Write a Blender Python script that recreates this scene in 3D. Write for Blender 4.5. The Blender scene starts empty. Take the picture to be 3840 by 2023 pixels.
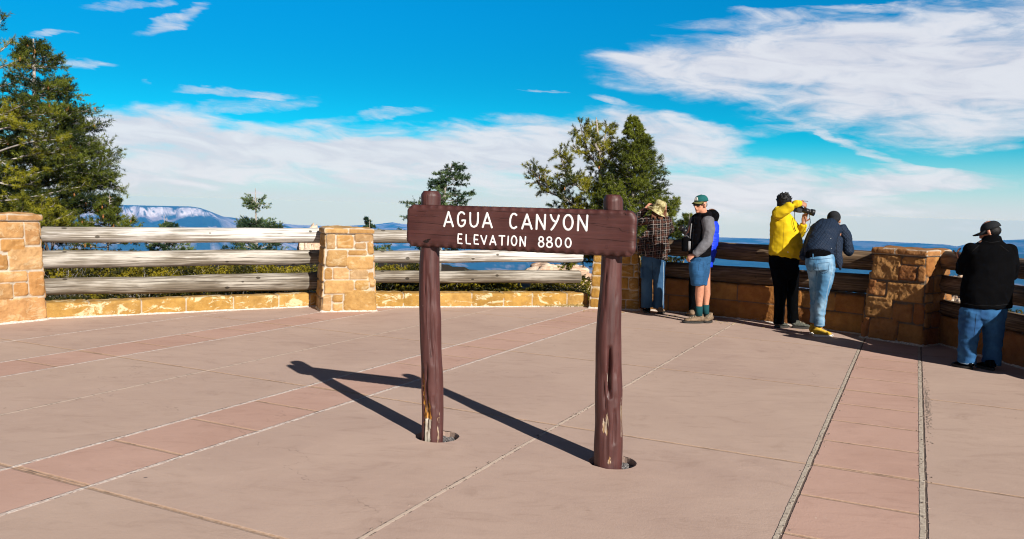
# Agua Canyon viewpoint: procedural reconstruction
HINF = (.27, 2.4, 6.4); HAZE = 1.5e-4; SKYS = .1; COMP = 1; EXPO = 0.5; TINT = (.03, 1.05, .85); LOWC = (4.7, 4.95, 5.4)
CLOUDS = [(2030, 150, 500, 95, -1, 1), (2420, 190, 460, 120, -6, 1.0), (2500, 300, 300, 70, -8, .8), (1720, 160, 220, 50, 3, .9), (2200, 310, 420, 22, -3, .55), (2100, 355, 220, 14, 24, .6),
          (300, 350, 260, 75, -8, .95), (620, 385, 420, 62, -4, 1), (1050, 400, 420, 62, 0, 1), (1400, 380, 380, 75, 3, 1), (1650, 355, 230, 75, 8, .95), (1780, 330, 120, 30, 10, .7),
          (1800, 480, 420, 60, 0, .9), (2250, 465, 280, 26, -3, .9), (2380, 440, 160, 14, 4, .7), (2050, 530, 420, 26, -2, .5),
          (590, 232, 150, 11, -3, .62), (410, 42, 110, 17, -20, .60), (300, 6, 110, 11, -12, .52), (145, 78, 40, 9, -12, .5), (180, 155, 85, 12, -4, .55), (880, 292, 240, 16, -8, .5), (1530, 262, 60, 18, 20, .5), (1370, 232, 60, 5, 0, .5),
          (1850, 35, 70, 14, 5, .5), (2350, 15, 260, 16, 3, .55), (640, 485, 40, 5, 0, .75), (490, 475, 50, 4, 0, .5), (375, 463, 45, 3, 0, .4), (1000, 470, 500, 24, 0, .35), (380, 212, 14, 12, 0, .35),
          (350, 430, 460, 50, -3, .85), (950, 440, 560, 44, 2, .8), (800, 380, 700, 50, 0, 1.15), (1350, 395, 420, 60, 0, 1.1), (330, 340, 220, 55, -6, 1.1), (1500, 470, 420, 50, 0, .7), (700, 340, 500, 40, -4, .62), (1900, 420, 300, 30, 8, .55), (2300, 560, 500, 30, 0, .4), (1950, 60, 300, 30, 0, .6), (2300, 90, 420, 60, -3, .75), (560, 270, 260, 18, -10, .45)]
import bpy, bmesh, math, random
import numpy as np
from mathutils import Vector, Matrix, noise as mn
from mathutils.geometry import delaunay_2d_cdt
R = math.radians
random.seed(7); rng = np.random.default_rng(7)
sc = bpy.context.scene
COL = sc.collection
# ------------------------------------------------------------------ camera
F, PITCH, ROLL = 3053.54, 0.0762509, -0.027795
W0, H0 = 3840.0, 2023.0
CAM = Vector((0, 0, 1.55))
cp, sp, cr, sr = math.cos(PITCH), math.sin(PITCH), math.cos(ROLL), math.sin(ROLL)
ROT = Matrix(((1, 0, 0), (0, cp, sp), (0, -sp, cp))) @ Matrix(((cr, 0, sr), (0, 1, 0), (-sr, 0, cr)))
def ray(px, py):
    return ROT @ Vector((px - W0 / 2, F, -(py - H0 / 2)))
def P(px, py, Y):
    """survey helper: point of the scene at depth Y metres seen under these source pixels"""
    r = ray(px, py); return CAM + r * (Y / r.y)
def G(px, py):
    r = ray(px, py); t = -CAM.z / r.z; return CAM + r * t
cam_d = bpy.data.cameras.new('camera'); cam = bpy.data.objects.new('camera', cam_d); COL.objects.link(cam)
cam_d.sensor_fit = 'HORIZONTAL'; cam_d.sensor_width = 36; cam_d.lens = F / W0 * 36
cam_d.clip_start = 0.05; cam_d.clip_end = 60000
M = Matrix.Identity(4)
for i in range(3):
    M[i][0] = ROT[i][0]; M[i][1] = ROT[i][2]; M[i][2] = -ROT[i][1]
M.translation = CAM
cam.matrix_world = M
sc.camera = cam
# ------------------------------------------------------------------ object helpers
def mesh_obj(name, verts, faces, mat=None, parent=None, smooth=False, cols=None, mats=None, fmat=None):
    me = bpy.data.meshes.new(name)
    me.from_pydata([tuple(v) for v in verts], [], faces)
    me.update()
    o = bpy.data.objects.new(name, me); COL.objects.link(o)
    if mats:
        for m in mats: me.materials.append(m)
        me.polygons.foreach_set('material_index', fmat)
    elif mat: me.materials.append(mat)
    if smooth: me.polygons.foreach_set('use_smooth', [True] * len(me.polygons))
    if cols is not None: set_cols(me, cols)
    if parent is not None: o.parent = parent
    return o
def set_cols(me, cols, name='tone'):
    a = me.color_attributes.new(name, 'FLOAT_COLOR', 'POINT')
    c = np.ones((len(me.vertices), 4), np.float32); c[:, :3] = np.asarray(cols, np.float32)[:, :3]
    a.data.foreach_set('color', c.ravel())
def tri_obj(name, V, mat, parent=None, cols=None, nper=3):
    """fast mesh out of a soup of triangles/quads: V (n*nper,3)"""
    V = np.asarray(V, np.float32); n = len(V) // nper
    me = bpy.data.meshes.new(name)
    me.vertices.add(len(V)); me.vertices.foreach_set('co', V.ravel())
    me.loops.add(len(V)); me.loops.foreach_set('vertex_index', np.arange(len(V), dtype=np.int32))
    me.polygons.add(n); me.polygons.foreach_set('loop_start', np.arange(0, len(V), nper, dtype=np.int32))
    me.polygons.foreach_set('loop_total', np.full(n, nper, np.int32))
    me.update(calc_edges=True)
    me.materials.append(mat)
    if cols is not None: set_cols(me, cols)
    o = bpy.data.objects.new(name, me); COL.objects.link(o)
    if parent is not None: o.parent = parent
    return o
def thing(name, label, cat, loc=(0, 0, 0), group=None, rz=0):
    o = bpy.data.objects.new(name, None); COL.objects.link(o); o.location = loc; o.rotation_euler = (0, 0, rz)
    o.empty_display_size = .1
    o['label'] = label; o['category'] = cat
    if group: o['group'] = group
    bpy.context.view_layer.update()
    return o
def tag(o, label=None, cat=None, group=None, kind=None):
    if label: o['label'] = label
    if cat: o['category'] = cat
    if group: o['group'] = group
    if kind: o['kind'] = kind
    return o
def adopt(o, root):
    """parent keeping world coordinates of the mesh: root has only a translation / z-rotation"""
    o.parent = root; o.matrix_parent_inverse = root.matrix_world.inverted()
    return o
class MB:
    def __init__(s): s.v = []; s.f = []; s.c = []
    def add(s, vs, fs, c=(1, 1, 1)):
        b = len(s.v); s.v += [tuple(v) for v in vs]; s.f += [tuple(i + b for i in f) for f in fs]; s.c += [c] * len(vs)
    def box(s, c, h, rot=None, col=(1, 1, 1)):
        vs = []
        for x in (-1, 1):
            for y in (-1, 1):
                for z in (-1, 1):
                    p = Vector((x * h[0], y * h[1], z * h[2]))
                    if rot is not None: p = rot @ p
                    vs.append(p + Vector(c))
        s.add(vs, [(0, 1, 3, 2), (4, 6, 7, 5), (0, 4, 5, 1), (2, 3, 7, 6), (0, 2, 6, 4), (1, 5, 7, 3)], col)
    def sweep(s, pts, rad, side=None, n=14, col=(1, 1, 1), round_=True, cap=None):
        """tube; rad = list of r or (ra, rb): ra along 'side' direction"""
        pts = [Vector(p) for p in pts]; rad = [r if isinstance(r, (tuple, list)) else (r, r) for r in rad]
        side = Vector(side) if side is not None else None
        rings = []
        m = len(pts)
        tang = []
        for i in range(m):
            t = pts[min(i + 1, m - 1)] - pts[max(i - 1, 0)]
            tang.append(t.normalized() if t.length > 1e-9 else Vector((0, 0, 1)))
        def frame(t):
            sd = side if side is not None else (Vector((1, 0, 0)) if abs(t.x) < .8 else Vector((0, 1, 0)))
            a = (sd - t * sd.dot(t))
            if a.length < 1e-4: a = t.orthogonal()
            a.normalize(); return a, t.cross(a).normalized()
        seq = []
        if round_:
            r0 = cap or min(rad[0])
            for k in (.995, .93, .75, .4): seq.append((pts[0] - tang[0] * r0 * k, math.sqrt(1 - k * k), 0))
        for i in range(m): seq.append((pts[i], 1.0, i))
        if round_:
            r1 = cap or min(rad[-1])
            for k in (.4, .75, .93, .995): seq.append((pts[-1] + tang[-1] * r1 * k, math.sqrt(1 - k * k), m - 1))
        vs = []
        for p, k, i in seq:
            a, b = frame(tang[i])
            for j in range(n):
                th = 2 * math.pi * j / n
                vs.append(p + a * (math.cos(th) * rad[i][0] * k) + b * (math.sin(th) * rad[i][1] * k))
        fs = []
        for q in range(len(seq) - 1):
            for j in range(n):
                fs.append((q * n + j, q * n + (j + 1) % n, (q + 1) * n + (j + 1) % n, (q + 1) * n + j))
        fs.append(tuple(range(n))[::-1]); fs.append(tuple((len(seq) - 1) * n + j for j in range(n)))
        s.add(vs, fs, col)
    def ell(s, c, r, rot=None, nu=16, nv=10, col=(1, 1, 1)):
        vs = []; fs = []
        for i in range(nv + 1):
            ph = math.pi * (i / nv) ; ph = min(max(ph, .02), math.pi - .02)
            for j in range(nu):
                th = 2 * math.pi * j / nu
                p = Vector((r[0] * math.sin(ph) * math.cos(th), r[1] * math.sin(ph) * math.sin(th), r[2] * math.cos(ph)))
                if rot is not None: p = rot @ p
                vs.append(p + Vector(c))
        for i in range(nv):
            for j in range(nu):
                fs.append((i * nu + j, (i + 1) * nu + j, (i + 1) * nu + (j + 1) % nu, i * nu + (j + 1) % nu))
        fs.append(tuple(range(nu))); fs.append(tuple(nv * nu + j for j in range(nu))[::-1])
        s.add(vs, fs, col)
    def build(s, name, mat, parent=None, smooth=False, tones=False):
        return mesh_obj(name, s.v, s.f, mat, parent, smooth, s.c if tones else None)
def remeshed(mb, name, mat, parent, voxel=.008, smooth=4, wrinkle=None, sf=.5):
    """union of overlapping shapes as one continuous skin, with optional cloth folds"""
    o = mb.build('tmp', mat)
    m = o.modifiers.new('r', 'REMESH'); m.mode = 'VOXEL'; m.voxel_size = voxel
    if smooth:
        q = o.modifiers.new('s', 'SMOOTH'); q.factor = sf; q.iterations = smooth
    dg = bpy.context.evaluated_depsgraph_get()
    me = bpy.data.meshes.new_from_object(o.evaluated_get(dg)); me.name = name
    bpy.data.objects.remove(o)
    if not me.materials: me.materials.append(mat)
    n = len(me.vertices); me.polygons.foreach_set('use_smooth', [True] * len(me.polygons))
    if wrinkle:
        co = np.empty(n * 3, np.float32); me.vertices.foreach_get('co', co); co = co.reshape(-1, 3)
        nr = np.empty(n * 3, np.float32); me.vertex_normals.foreach_get('vector', nr); nr = nr.reshape(-1, 3)
        d = np.array([wrinkle(Vector(c)) for c in co.tolist()], np.float32)
        me.vertices.foreach_set('co', (co + nr * d[:, None]).ravel()); me.update()
    r = bpy.data.objects.new(name, me); COL.objects.link(r)
    if parent is not None: adopt(r, parent)
    return r
def folds(amp=.008, sx=9, sy=9, sz=5, seed=0, ridge=True):
    off = Vector((seed * 3.7, seed * 1.3, seed * 7.1))
    def fn(p):
        q = Vector((p.x * sx, p.y * sy, p.z * sz)) + off
        a = mn.noise(q); b = mn.noise(q * 2.3 + Vector((5, 1, 2)))
        if ridge: a = (1 - abs(a) * 2.4) * .6
        return amp * (a + .4 * b)
    return fn
# ------------------------------------------------------------------ materials
class NT:
    def __init__(s, name, world=False):
        if world:
            s.t = world
        else:
            s.mat = bpy.data.materials.new(name); s.mat.use_nodes = True; s.t = s.mat.node_tree
        s.t.nodes.clear()
    def n(s, typ, **kw):
        nd = s.t.nodes.new(typ)
        for k, v in kw.items(): setattr(nd, k, v)
        return nd
    def put(s, sock, v):
        if isinstance(v, bpy.types.NodeSocket): s.t.links.new(v, sock)
        elif v is not None:
            if sock.type == 'RGBA' and not hasattr(v, '__len__'): v = (v, v, v, 1)
            elif sock.type == 'RGBA' and len(v) == 3: v = tuple(v) + (1,)
            sock.default_value = v
    def m(s, op, a, b=None, c=None, clamp=False):
        nd = s.n('ShaderNodeMath', operation=op, use_clamp=clamp)
        for i, v in enumerate((a, b, c)):
            if v is not None: s.put(nd.inputs[i], v)
        return nd.outputs[0]
    def vm(s, op, a, b=None, scale=None):
        nd = s.n('ShaderNodeVectorMath', operation=op)
        s.put(nd.inputs[0], a)
        if b is not None: s.put(nd.inputs[1], b)
        if scale is not None: s.put(nd.inputs['Scale'], scale)
        return nd.outputs[0]
    def noise(s, vec, scale=5, detail=4, rough=.55, dist=0, out=0):
        nd = s.n('ShaderNodeTexNoise'); s.put(nd.inputs['Vector'], vec); nd.inputs['Scale'].default_value = scale
        nd.inputs['Detail'].default_value = detail; nd.inputs['Roughness'].default_value = rough; nd.inputs['Distortion'].default_value = dist
        return nd.outputs[out]
    def voro(s, vec, scale=5, feature='F1', rand=1):
        nd = s.n('ShaderNodeTexVoronoi', feature=feature); s.put(nd.inputs['Vector'], vec); nd.inputs['Scale'].default_value = scale
        nd.inputs['Randomness'].default_value = rand
        return nd
    def ss(s, x, lo, hi, a=0.0, b=1.0):
        nd = s.n('ShaderNodeMapRange', interpolation_type='SMOOTHSTEP'); s.put(nd.inputs[0], x)
        for i, v in zip((1, 2, 3, 4), (lo, hi, a, b)): s.put(nd.inputs[i], v)
        return nd.outputs[0]
    def mix(s, f, a, b, blend='MIX'):
        nd = s.n('ShaderNodeMix', data_type='RGBA', blend_type=blend); nd.clamp_factor = True
        s.put(nd.inputs[0], f); s.put(nd.inputs[6], a); s.put(nd.inputs[7], b); return nd.outputs[2]
    def xyz(s, vec):
        nd = s.n('ShaderNodeSeparateXYZ'); s.put(nd.inputs[0], vec); return nd.outputs
    def comb(s, x, y, z=0.0):
        nd = s.n('ShaderNodeCombineXYZ')
        for i, v in enumerate((x, y, z)): s.put(nd.inputs[i], v)
        return nd.outputs[0]
    def obj(s): return s.n('ShaderNodeTexCoord').outputs['Object']
    def attr(s, name='tone'): return s.n('ShaderNodeAttribute', attribute_name=name).outputs['Color']
    def bump(s, h, strength=.5, dist=.01):
        nd = s.n('ShaderNodeBump'); s.put(nd.inputs['Height'], h); nd.inputs['Strength'].default_value = strength
        nd.inputs['Distance'].default_value = dist; return nd.outputs[0]
    def out(s, col, rough=.8, normal=None, spec=.3, metal=0, sheen=None, trans=None):
        b = s.n('ShaderNodeBsdfPrincipled'); s.put(b.inputs['Base Color'], col); s.put(b.inputs['Roughness'], rough)
        b.inputs['Specular IOR Level'].default_value = spec; b.inputs['Metallic'].default_value = metal
        if sheen: b.inputs['Sheen Weight'].default_value = sheen
        if normal is not None: s.put(b.inputs['Normal'], normal)
        o = s.n('ShaderNodeOutputMaterial'); s.t.links.new(b.outputs[0], o.inputs[0]); return s.mat
BLK_ = 0
def simple(name, col, rough=.8, var=.15, scale=20, bump=.3, bd=.003, spec=.3, metal=0, stretch=(1, 1, 1)):
    t = NT(name); c = t.vm('MULTIPLY', t.obj(), stretch)
    n = t.noise(c, scale, 5, .6)
    d = tuple(max(0, x * (1 - var)) for x in col); l = tuple(min(1, x * (1 + var)) for x in col)
    return t.out(t.mix(t.ss(n, .3, .7), d, l), rough, t.bump(n, bump, bd) if bump else None, spec, metal)
# --- stone (tone attribute carries each stone's own colour; mortar is a pale tone)
def stone_mat(name, wash=.0, rough=.9, fine=.6):
    t = NT(name); c = t.obj(); base = t.attr()
    n1 = t.noise(c, 7, 6, .65); n2 = t.noise(c, 40, 4, .6); st = t.noise(t.vm('MULTIPLY', c, (2, 2, 9)), 4, 4, .6)
    col = t.mix(t.ss(n1, .25, .75), t.mix(1, base, (.74, .68, .6), 'MULTIPLY'), t.mix(1, base, (1.12, 1.1, 1.08), 'MULTIPLY'))
    col = t.mix(t.m('MULTIPLY', t.ss(st, .52, .72), .2), col, t.mix(1, base, (.85, .6, .42), 'MULTIPLY'))
    col = t.mix(t.m('MULTIPLY', t.ss(n2, .55, .75), .4), col, t.mix(1, base, (.6, .55, .5), 'MULTIPLY'))
    if wash:
        w = t.noise(t.vm('MULTIPLY', c, (1, 1, 1.9)), 4.5, 7, .7, .8)
        col = t.mix(t.m('MULTIPLY', t.ss(w, .53, .6), wash), col, (.66, .58, .38))
    h = t.m('ADD', t.m('MULTIPLY', t.noise(c, 22, 6, .7), .7), t.m('MULTIPLY', n2, .4))
    return t.out(col, rough, t.bump(h, fine, .02), .2)
M_stone = stone_mat('sandstone_pale', .25)
M_stonew = stone_mat('sandstone_washed', .7)
M_stoned = stone_mat('sandstone_orange', .0, fine=1.0)
# --- weathered log
def wood_mat(name, dark, mid, pale, palelo=.4, palehi=.62, grad=0.0):
    t = NT(name); c = t.obj(); X = t.xyz(c)
    g = t.vm('MULTIPLY', c, (.9, 20, 20))
    n = t.noise(t.vm('MULTIPLY', c, (.45, 24, 24)), 3, 5, .55, .3); n2 = t.noise(t.vm('MULTIPLY', c, (.35, 22, 22)), 3, 4, .6)
    patch = t.m('ADD', t.m('ADD', t.m('MULTIPLY', t.noise(t.vm('MULTIPLY', c, (.7, 2.5, 2.5)), 1.6, 4, .6, .3), .55), t.m('MULTIPLY', t.noise(t.vm('MULTIPLY', c, (.4, 22, 22)), 2.4, 6, .65, .2), .45)), t.m('MULTIPLY', t.m('SUBTRACT', X[0], 1.6), grad))
    col = t.mix(t.ss(n, .3, .66), dark, mid)
    col = t.mix(t.m('MULTIPLY', t.ss(patch, palelo, palehi), t.ss(n, .3, .55)), col, pale)
    cr = t.ss(n2, .36, .29)
    col = t.mix(t.m('MULTIPLY', cr, .9), col, tuple(x * .25 for x in dark))
    v = t.voro(t.vm('MULTIPLY', c, (1.0, 1.5, 1.5)), 3.4); kd = v.outputs['Distance']
    kn = t.ss(kd, .125, .09)
    ring = t.ss(t.m('ABSOLUTE', t.m('SUBTRACT', kd, .085)), .02, .005)
    col = t.mix(t.m('MULTIPLY', ring, .5), col, tuple(x * .8 for x in mid))
    col = t.mix(t.m('MULTIPLY', kn, .85), col, tuple(x * .45 for x in dark))
    h = t.m('SUBTRACT', t.m('MULTIPLY', n, .8), t.m('ADD', t.m('MULTIPLY', cr, .7), t.m('MULTIPLY', kn, .6)))
    return t.out(col, .85, t.bump(h, .7, .012), .2)
M_log = wood_mat('weathered_log', (.085, .07, .052), (.25, .22, .175), (.50, .47, .42), .46, .60)
M_logpale = wood_mat('bleached_log', (.13, .11, .085), (.32, .29, .245), (.61, .59, .56), .42, .58, .06)
M_logdark = wood_mat('grey_brown_log', (.07, .055, .04), (.20, .17, .13), (.40, .37, .32), .48, .62)
M_logbrown = wood_mat('brown_log', (.045, .028, .018), (.13, .085, .05), (.24, .17, .11), .48, .6)
# --- painted sign wood
def sign_mat(name, post=False):
    t = NT(name); c = t.obj(); X = t.xyz(c)
    if post:
        g = t.vm('MULTIPLY', c, (18, 18, 1.1)); 
    else:
        g = t.vm('MULTIPLY', c, (1.0, 6, 22))
    n = t.noise(g, 2.2, 7, .62, .5); big = t.noise(c, 6, 3, .5)
    paint = t.mix(t.ss(n, .3, .7), (.050, .016, .0145), (.082, .026, .023))
    paint = t.mix(t.m('MULTIPLY', t.ss(big, .4, .7), .5), paint, (.095, .033, .029))
    cr = t.ss(t.noise(t.vm('MULTIPLY', c, (22, 22, .8) if post else (.7, 5, 34)), 2.0, 3, .55, .3), .335, .295)
    col = t.mix(t.m('MULTIPLY', cr, .85), paint, (.02, .008, .007))
    h = t.m('SUBTRACT', t.m('MULTIPLY', n, .6), t.m('MULTIPLY', cr, .8))
    if post:
        # paint worn off the foot of the post: bare grey wood and ochre rot
        tn = t.attr(); ex = t.xyz(tn)
        wn = t.noise(t.vm('MULTIPLY', c, (30, 30, 5)), 1.6, 6, .7, .5)
        msk = t.ss(t.m('ADD', ex[0], t.m('MULTIPLY', t.m('SUBTRACT', wn, .5), 2.6)), .52, .58)
        bare = t.mix(t.ss(t.noise(t.vm('MULTIPLY', c, (40, 40, 4)), 2, 5, .6), .4, .6), (.16, .12, .08), (.55, .5, .42))
        bare = t.mix(ex[1], bare, t.mix(t.ss(wn, .4, .6), (.05, .02, .006), (.5, .22, .03)))
        col = t.mix(msk, col, bare)
        chip = t.ss(t.noise(t.vm('MULTIPLY', c, (30, 30, 5)), 2.6, 4, .7), .735, .75)
        col = t.mix(t.m('MULTIPLY', chip, .9), col, (.42, .3, .26))
        h = t.m('SUBTRACT', h, t.m('MULTIPLY', msk, .8))
    rg = t.ss(big, .3, .7, .46, .66)
    return t.out(col, rg, t.bump(h, .55, .008), .5)
M_post = sign_mat('sign_post_paint', True); M_board = sign_mat('sign_board_paint')
M_white = simple('white_lettering', (.82, .82, .82), .55, .03, 60, .15, .001, .4)
M_gravel = simple('gravel', (.16, .15, .15), .9, .7, 130, .8, .01)
# --- plaza
def plaza_mat():
    t = NT('coloured_concrete'); c = t.obj(); X = t.xyz(c)
    nz = t.noise(c, 5, 5, .7); nf = t.noise(c, 42, 4, .7)
    wob = t.m('ADD', t.m('MULTIPLY', t.m('SUBTRACT', nz, .5), .014), t.m('MULTIPLY', t.m('SUBTRACT', nf, .5), .008))
    U = t.m('ADD', t.m('ADD', t.m('MULTIPLY', X[0], .44256), t.m('MULTIPLY', X[1], .89674)), wob)
    V = t.m('ADD', t.m('SUBTRACT', t.m('MULTIPLY', X[0], .89674), t.m('MULTIPLY', X[1], .44256)), wob)
    def near(L, src=V):
        r = None
        for v in L:
            d = t.m('ABSOLUTE', t.m('SUBTRACT', src, v)); r = d if r is None else t.m('MINIMUM', r, d)
        return r
    def step(v): return t.m('GREATER_THAN', V, v)
    band = t.m('ADD', t.m('SUBTRACT', step(-.51), step(.12)), t.m('ADD', t.m('SUBTRACT', step(-4.52), step(-3.88)), t.m('SUBTRACT', step(-7.46), step(-6.86))))
    band = t.m('ADD', band, t.m('SUBTRACT', step(3.4), step(4.04)))
    def rep(src, per, off):
        return t.m('ABSOLUTE', t.m('SUBTRACT', t.m('FLOORED_MODULO', t.m('ADD', src, per / 2 - off), per), per / 2))
    dB = rep(U, 2.5, 2.81); dS = t.m('ADD', rep(U, .625, 2.83), t.m('MULTIPLY', t.m('SUBTRACT', 1, band), 9))
    dB = t.m('MINIMUM', dB, dS)
    dW = near([-8.47, -7.46, -6.86, -4.52, -3.88]); dM = near([-5.67, -2.22, 1.8]); dR = near([-.515, .12, 3.4, 4.04])
    # tones
    slab = t.n('ShaderNodeTexWhiteNoise', noise_dimensions='2D')
    t.put(slab.inputs['Vector'], t.comb(t.m('FLOOR', t.m('DIVIDE', t.m('SUBTRACT', U, .31), 2.5)), t.m('FLOOR', t.m('DIVIDE', t.m('ADD', V, 30.2), 2.0))))
    big = t.noise(c, .8, 5, .6, .5)
    base = t.mix(t.ss(big, .3, .7), (.47, .335, .278), (.54, .395, .325))
    base = t.mix(t.m('MULTIPLY', slab.outputs['Value'], .5), base, (.52, .39, .31))
    bnd = t.mix(t.ss(big, .3, .7), (.50, .315, .25), (.56, .365, .295))
    col = t.mix(band, base, bnd)
    sm = t.noise(t.vm('MULTIPLY', c, (1, 2.2, 1)), 2.4, 8, .72, 1.2)
    col = t.mix(t.m('MULTIPLY', t.ss(sm, .5, .72), .5), col, t.mix(1, col, (.72, .68, .66), 'MULTIPLY'))
    col = t.mix(t.m('MULTIPLY', t.ss(sm, .5, .3), .35), col, t.mix(1, col, (1.16, 1.16, 1.16), 'MULTIPLY'))
    sp_ = t.noise(c, 160, 3, .7); col = t.mix(t.m('MULTIPLY', t.ss(sp_, .35, .7), .3), t.mix(1, col, (.86, .86, .86), 'MULTIPLY'), t.mix(1, col, (1.12, 1.1, 1.1), 'MULTIPLY'))
    # tooled tan joints
    jB = t.ss(dB, .021, .010); col = t.mix(t.m('MULTIPLY', jB, .75), col, t.mix(t.ss(nf, .4, .6), (.40, .25, .15), (.52, .36, .25)))
    gl = t.ss(t.m('ABSOLUTE', t.m('SUBTRACT', dB, .003)), .006, .002)
    jit = t.ss(nz, .5, .62)
    col = t.mix(t.m('MULTIPLY', t.m('MULTIPLY', gl, jit), .55), col, (.06, .045, .04))
    jW = t.ss(dW, .022, .011); colw = t.mix(t.ss(nf, .42, .6), (.5, .40, .35), (.74, .68, .62))
    col = t.mix(t.m('MULTIPLY', jW, .85), col, colw)
    jM = t.ss(dM, .016, .008); col = t.mix(t.m('MULTIPLY', jM, .8), col, (.58, .47, .38))
    dk = t.m('MULTIPLY', t.ss(t.m('ABSOLUTE', t.m('SUBTRACT', t.m('MINIMUM', dW, dM), .014)), .006, .002), t.ss(t.noise(c, 9, 5, .8), .5, .58))
    col = t.mix(t.m('MULTIPLY', dk, .8), col, (.05, .04, .035))
    jR = t.ss(dR, .017, .013); col = t.mix(jR, col, t.mix(t.ss(nf, .4, .62), (.36, .30, .24), (.52, .45, .37)))
    V2 = near([-.498, .139, 3.42, 4.06]); jD = t.m('MULTIPLY', t.ss(V2, .008, .004), t.ss(nz, .3, .42)); col = t.mix(t.m('MULTIPLY', jD, .8), col, (.02, .015, .012))
    # scuffs, worn streaks and faint hairline cracks
    scf = t.noise(t.vm('MULTIPLY', c, (1.2, 6, 1)), 3.2, 6, .75, 1.5); col = t.mix(t.m('MULTIPLY', t.ss(scf, .60, .70), .30), col, t.mix(1, col, (.66, .60, .58), 'MULTIPLY'))
    scg = t.noise(t.vm('MULTIPLY', c, (9, 1.6, 1)), 2.2, 5, .7, 2.0); col = t.mix(t.m('MULTIPLY', t.ss(scg, .66, .72), .22), col, (.62, .53, .45))
    hv = t.voro(t.vm('ADD', c, t.vm('SCALE', t.noise(c, 1.7, 4, .7, out=1), scale=.9)), .22, 'DISTANCE_TO_EDGE'); hcr = t.m('MULTIPLY', t.ss(hv.outputs['Distance'], .0011, .0004), t.ss(nz, .45, .55)); col = t.mix(t.m('MULTIPLY', hcr, .4), col, (.14, .10, .08))
    gr = t.noise(c, 75, 3, .8); col = t.mix(t.m('MULTIPLY', t.ss(gr, .64, .72), .35), col, (.20, .15, .13))
    # stray spots
    v = t.voro(c, 1.7); spot = t.ss(t.m('ADD', v.outputs['Distance'], t.m('MULTIPLY', nf, .02)), .034, .026)
    rr = t.xyz(v.outputs['Color']); spot = t.m('MULTIPLY', spot, t.m('GREATER_THAN', rr[0], .45)); col = t.mix(t.m('MULTIPLY', spot, .75), col, (.09, .075, .075))
    v = t.voro(c, 4.1); spot = t.ss(v.outputs['Distance'], .03, .02); rr = t.xyz(v.outputs['Color'])
    col = t.mix(t.m('MULTIPLY', t.m('MULTIPLY', spot, t.m('GREATER_THAN', rr[1], .7)), .6), col, (.7, .62, .5))
    h = t.m('ADD', t.m('MULTIPLY', t.noise(c, 60, 5, .75), .25), t.m('MULTIPLY', nz, .3))
    for j, k in ((jB, -.5), (jW, .35), (jM, .2), (jR, .8), (jD, -1.3), (gl, -.3)):
        h = t.m('ADD', h, t.m('MULTIPLY', j, k))
    return t.out(col, .78, t.bump(h, .6, .012), .25)
M_plaza = plaza_mat()
# --- land seen from the rim
def land_mat():
    t = NT('land'); c = t.obj(); a = t.attr()
    n = t.noise(c, .012, 9, .72, .6); n2 = t.noise(c, .08, 7, .75)
    near_n = t.noise(c, 1.4, 7, .75)
    col = t.mix(t.ss(t.m('ADD', t.m('MULTIPLY', n, .6), t.m('MULTIPLY', n2, .4)), .38, .6), t.mix(1, a, (.55, .55, .6), 'MULTIPLY'), t.mix(1, a, (1.3, 1.3, 1.3), 'MULTIPLY'))
    col = t.mix(t.m('MULTIPLY', t.ss(near_n, .45, .7), .4), col, t.mix(1, a, (.5, .5, .5), 'MULTIPLY'))
    return t.out(col, .95, t.bump(near_n, .8, .15), .1)
M_land = land_mat()
def leaf_mat(name, dark, light, rough=.6):
    t = NT(name); a = t.xyz(t.attr()); n = t.noise(t.obj(), 2.2, 3, .6)
    col = t.mix(t.m('ADD', t.m('MULTIPLY', a[0], .75), t.m('MULTIPLY', t.m('SUBTRACT', n, .5), .6), clamp=True), dark, light)
    b = t.n('ShaderNodeBsdfPrincipled'); t.put(b.inputs['Base Color'], col); b.inputs['Roughness'].default_value = rough
    b.inputs['Specular IOR Level'].default_value = .25
    tr = t.n('ShaderNodeBsdfTranslucent'); t.put(tr.inputs[0], t.mix(.5, col, light))
    mx = t.n('ShaderNodeMixShader'); mx.inputs[0].default_value = .22
    t.t.links.new(b.outputs[0], mx.inputs[1]); t.t.links.new(tr.outputs[0], mx.inputs[2])
    o = t.n('ShaderNodeOutputMaterial'); t.t.links.new(mx.outputs[0], o.inputs[0]); return t.mat
M_fir = leaf_mat('fir_needles', (.009, .022, .005), (.21, .245, .022))
M_pine = leaf_mat('pine_needles', (.02, .038, .006), (.38, .355, .018))
M_firblue = leaf_mat('blue_fir_needles', (.018, .045, .022), (.20, .28, .10))
M_shrub = leaf_mat('shrub_leaves', (.012, .018, .003), (.40, .32, .015))
M_bark = simple('grey_bark', (.34, .31, .28), .9, .4, 25, .8, .01)
M_barkd = simple('dark_bark', (.12, .09, .07), .9, .5, 25, .8, .01)
M_cone = simple('cone_brown', (.30, .13, .04), .8, .4, 60, .5, .005)
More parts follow.
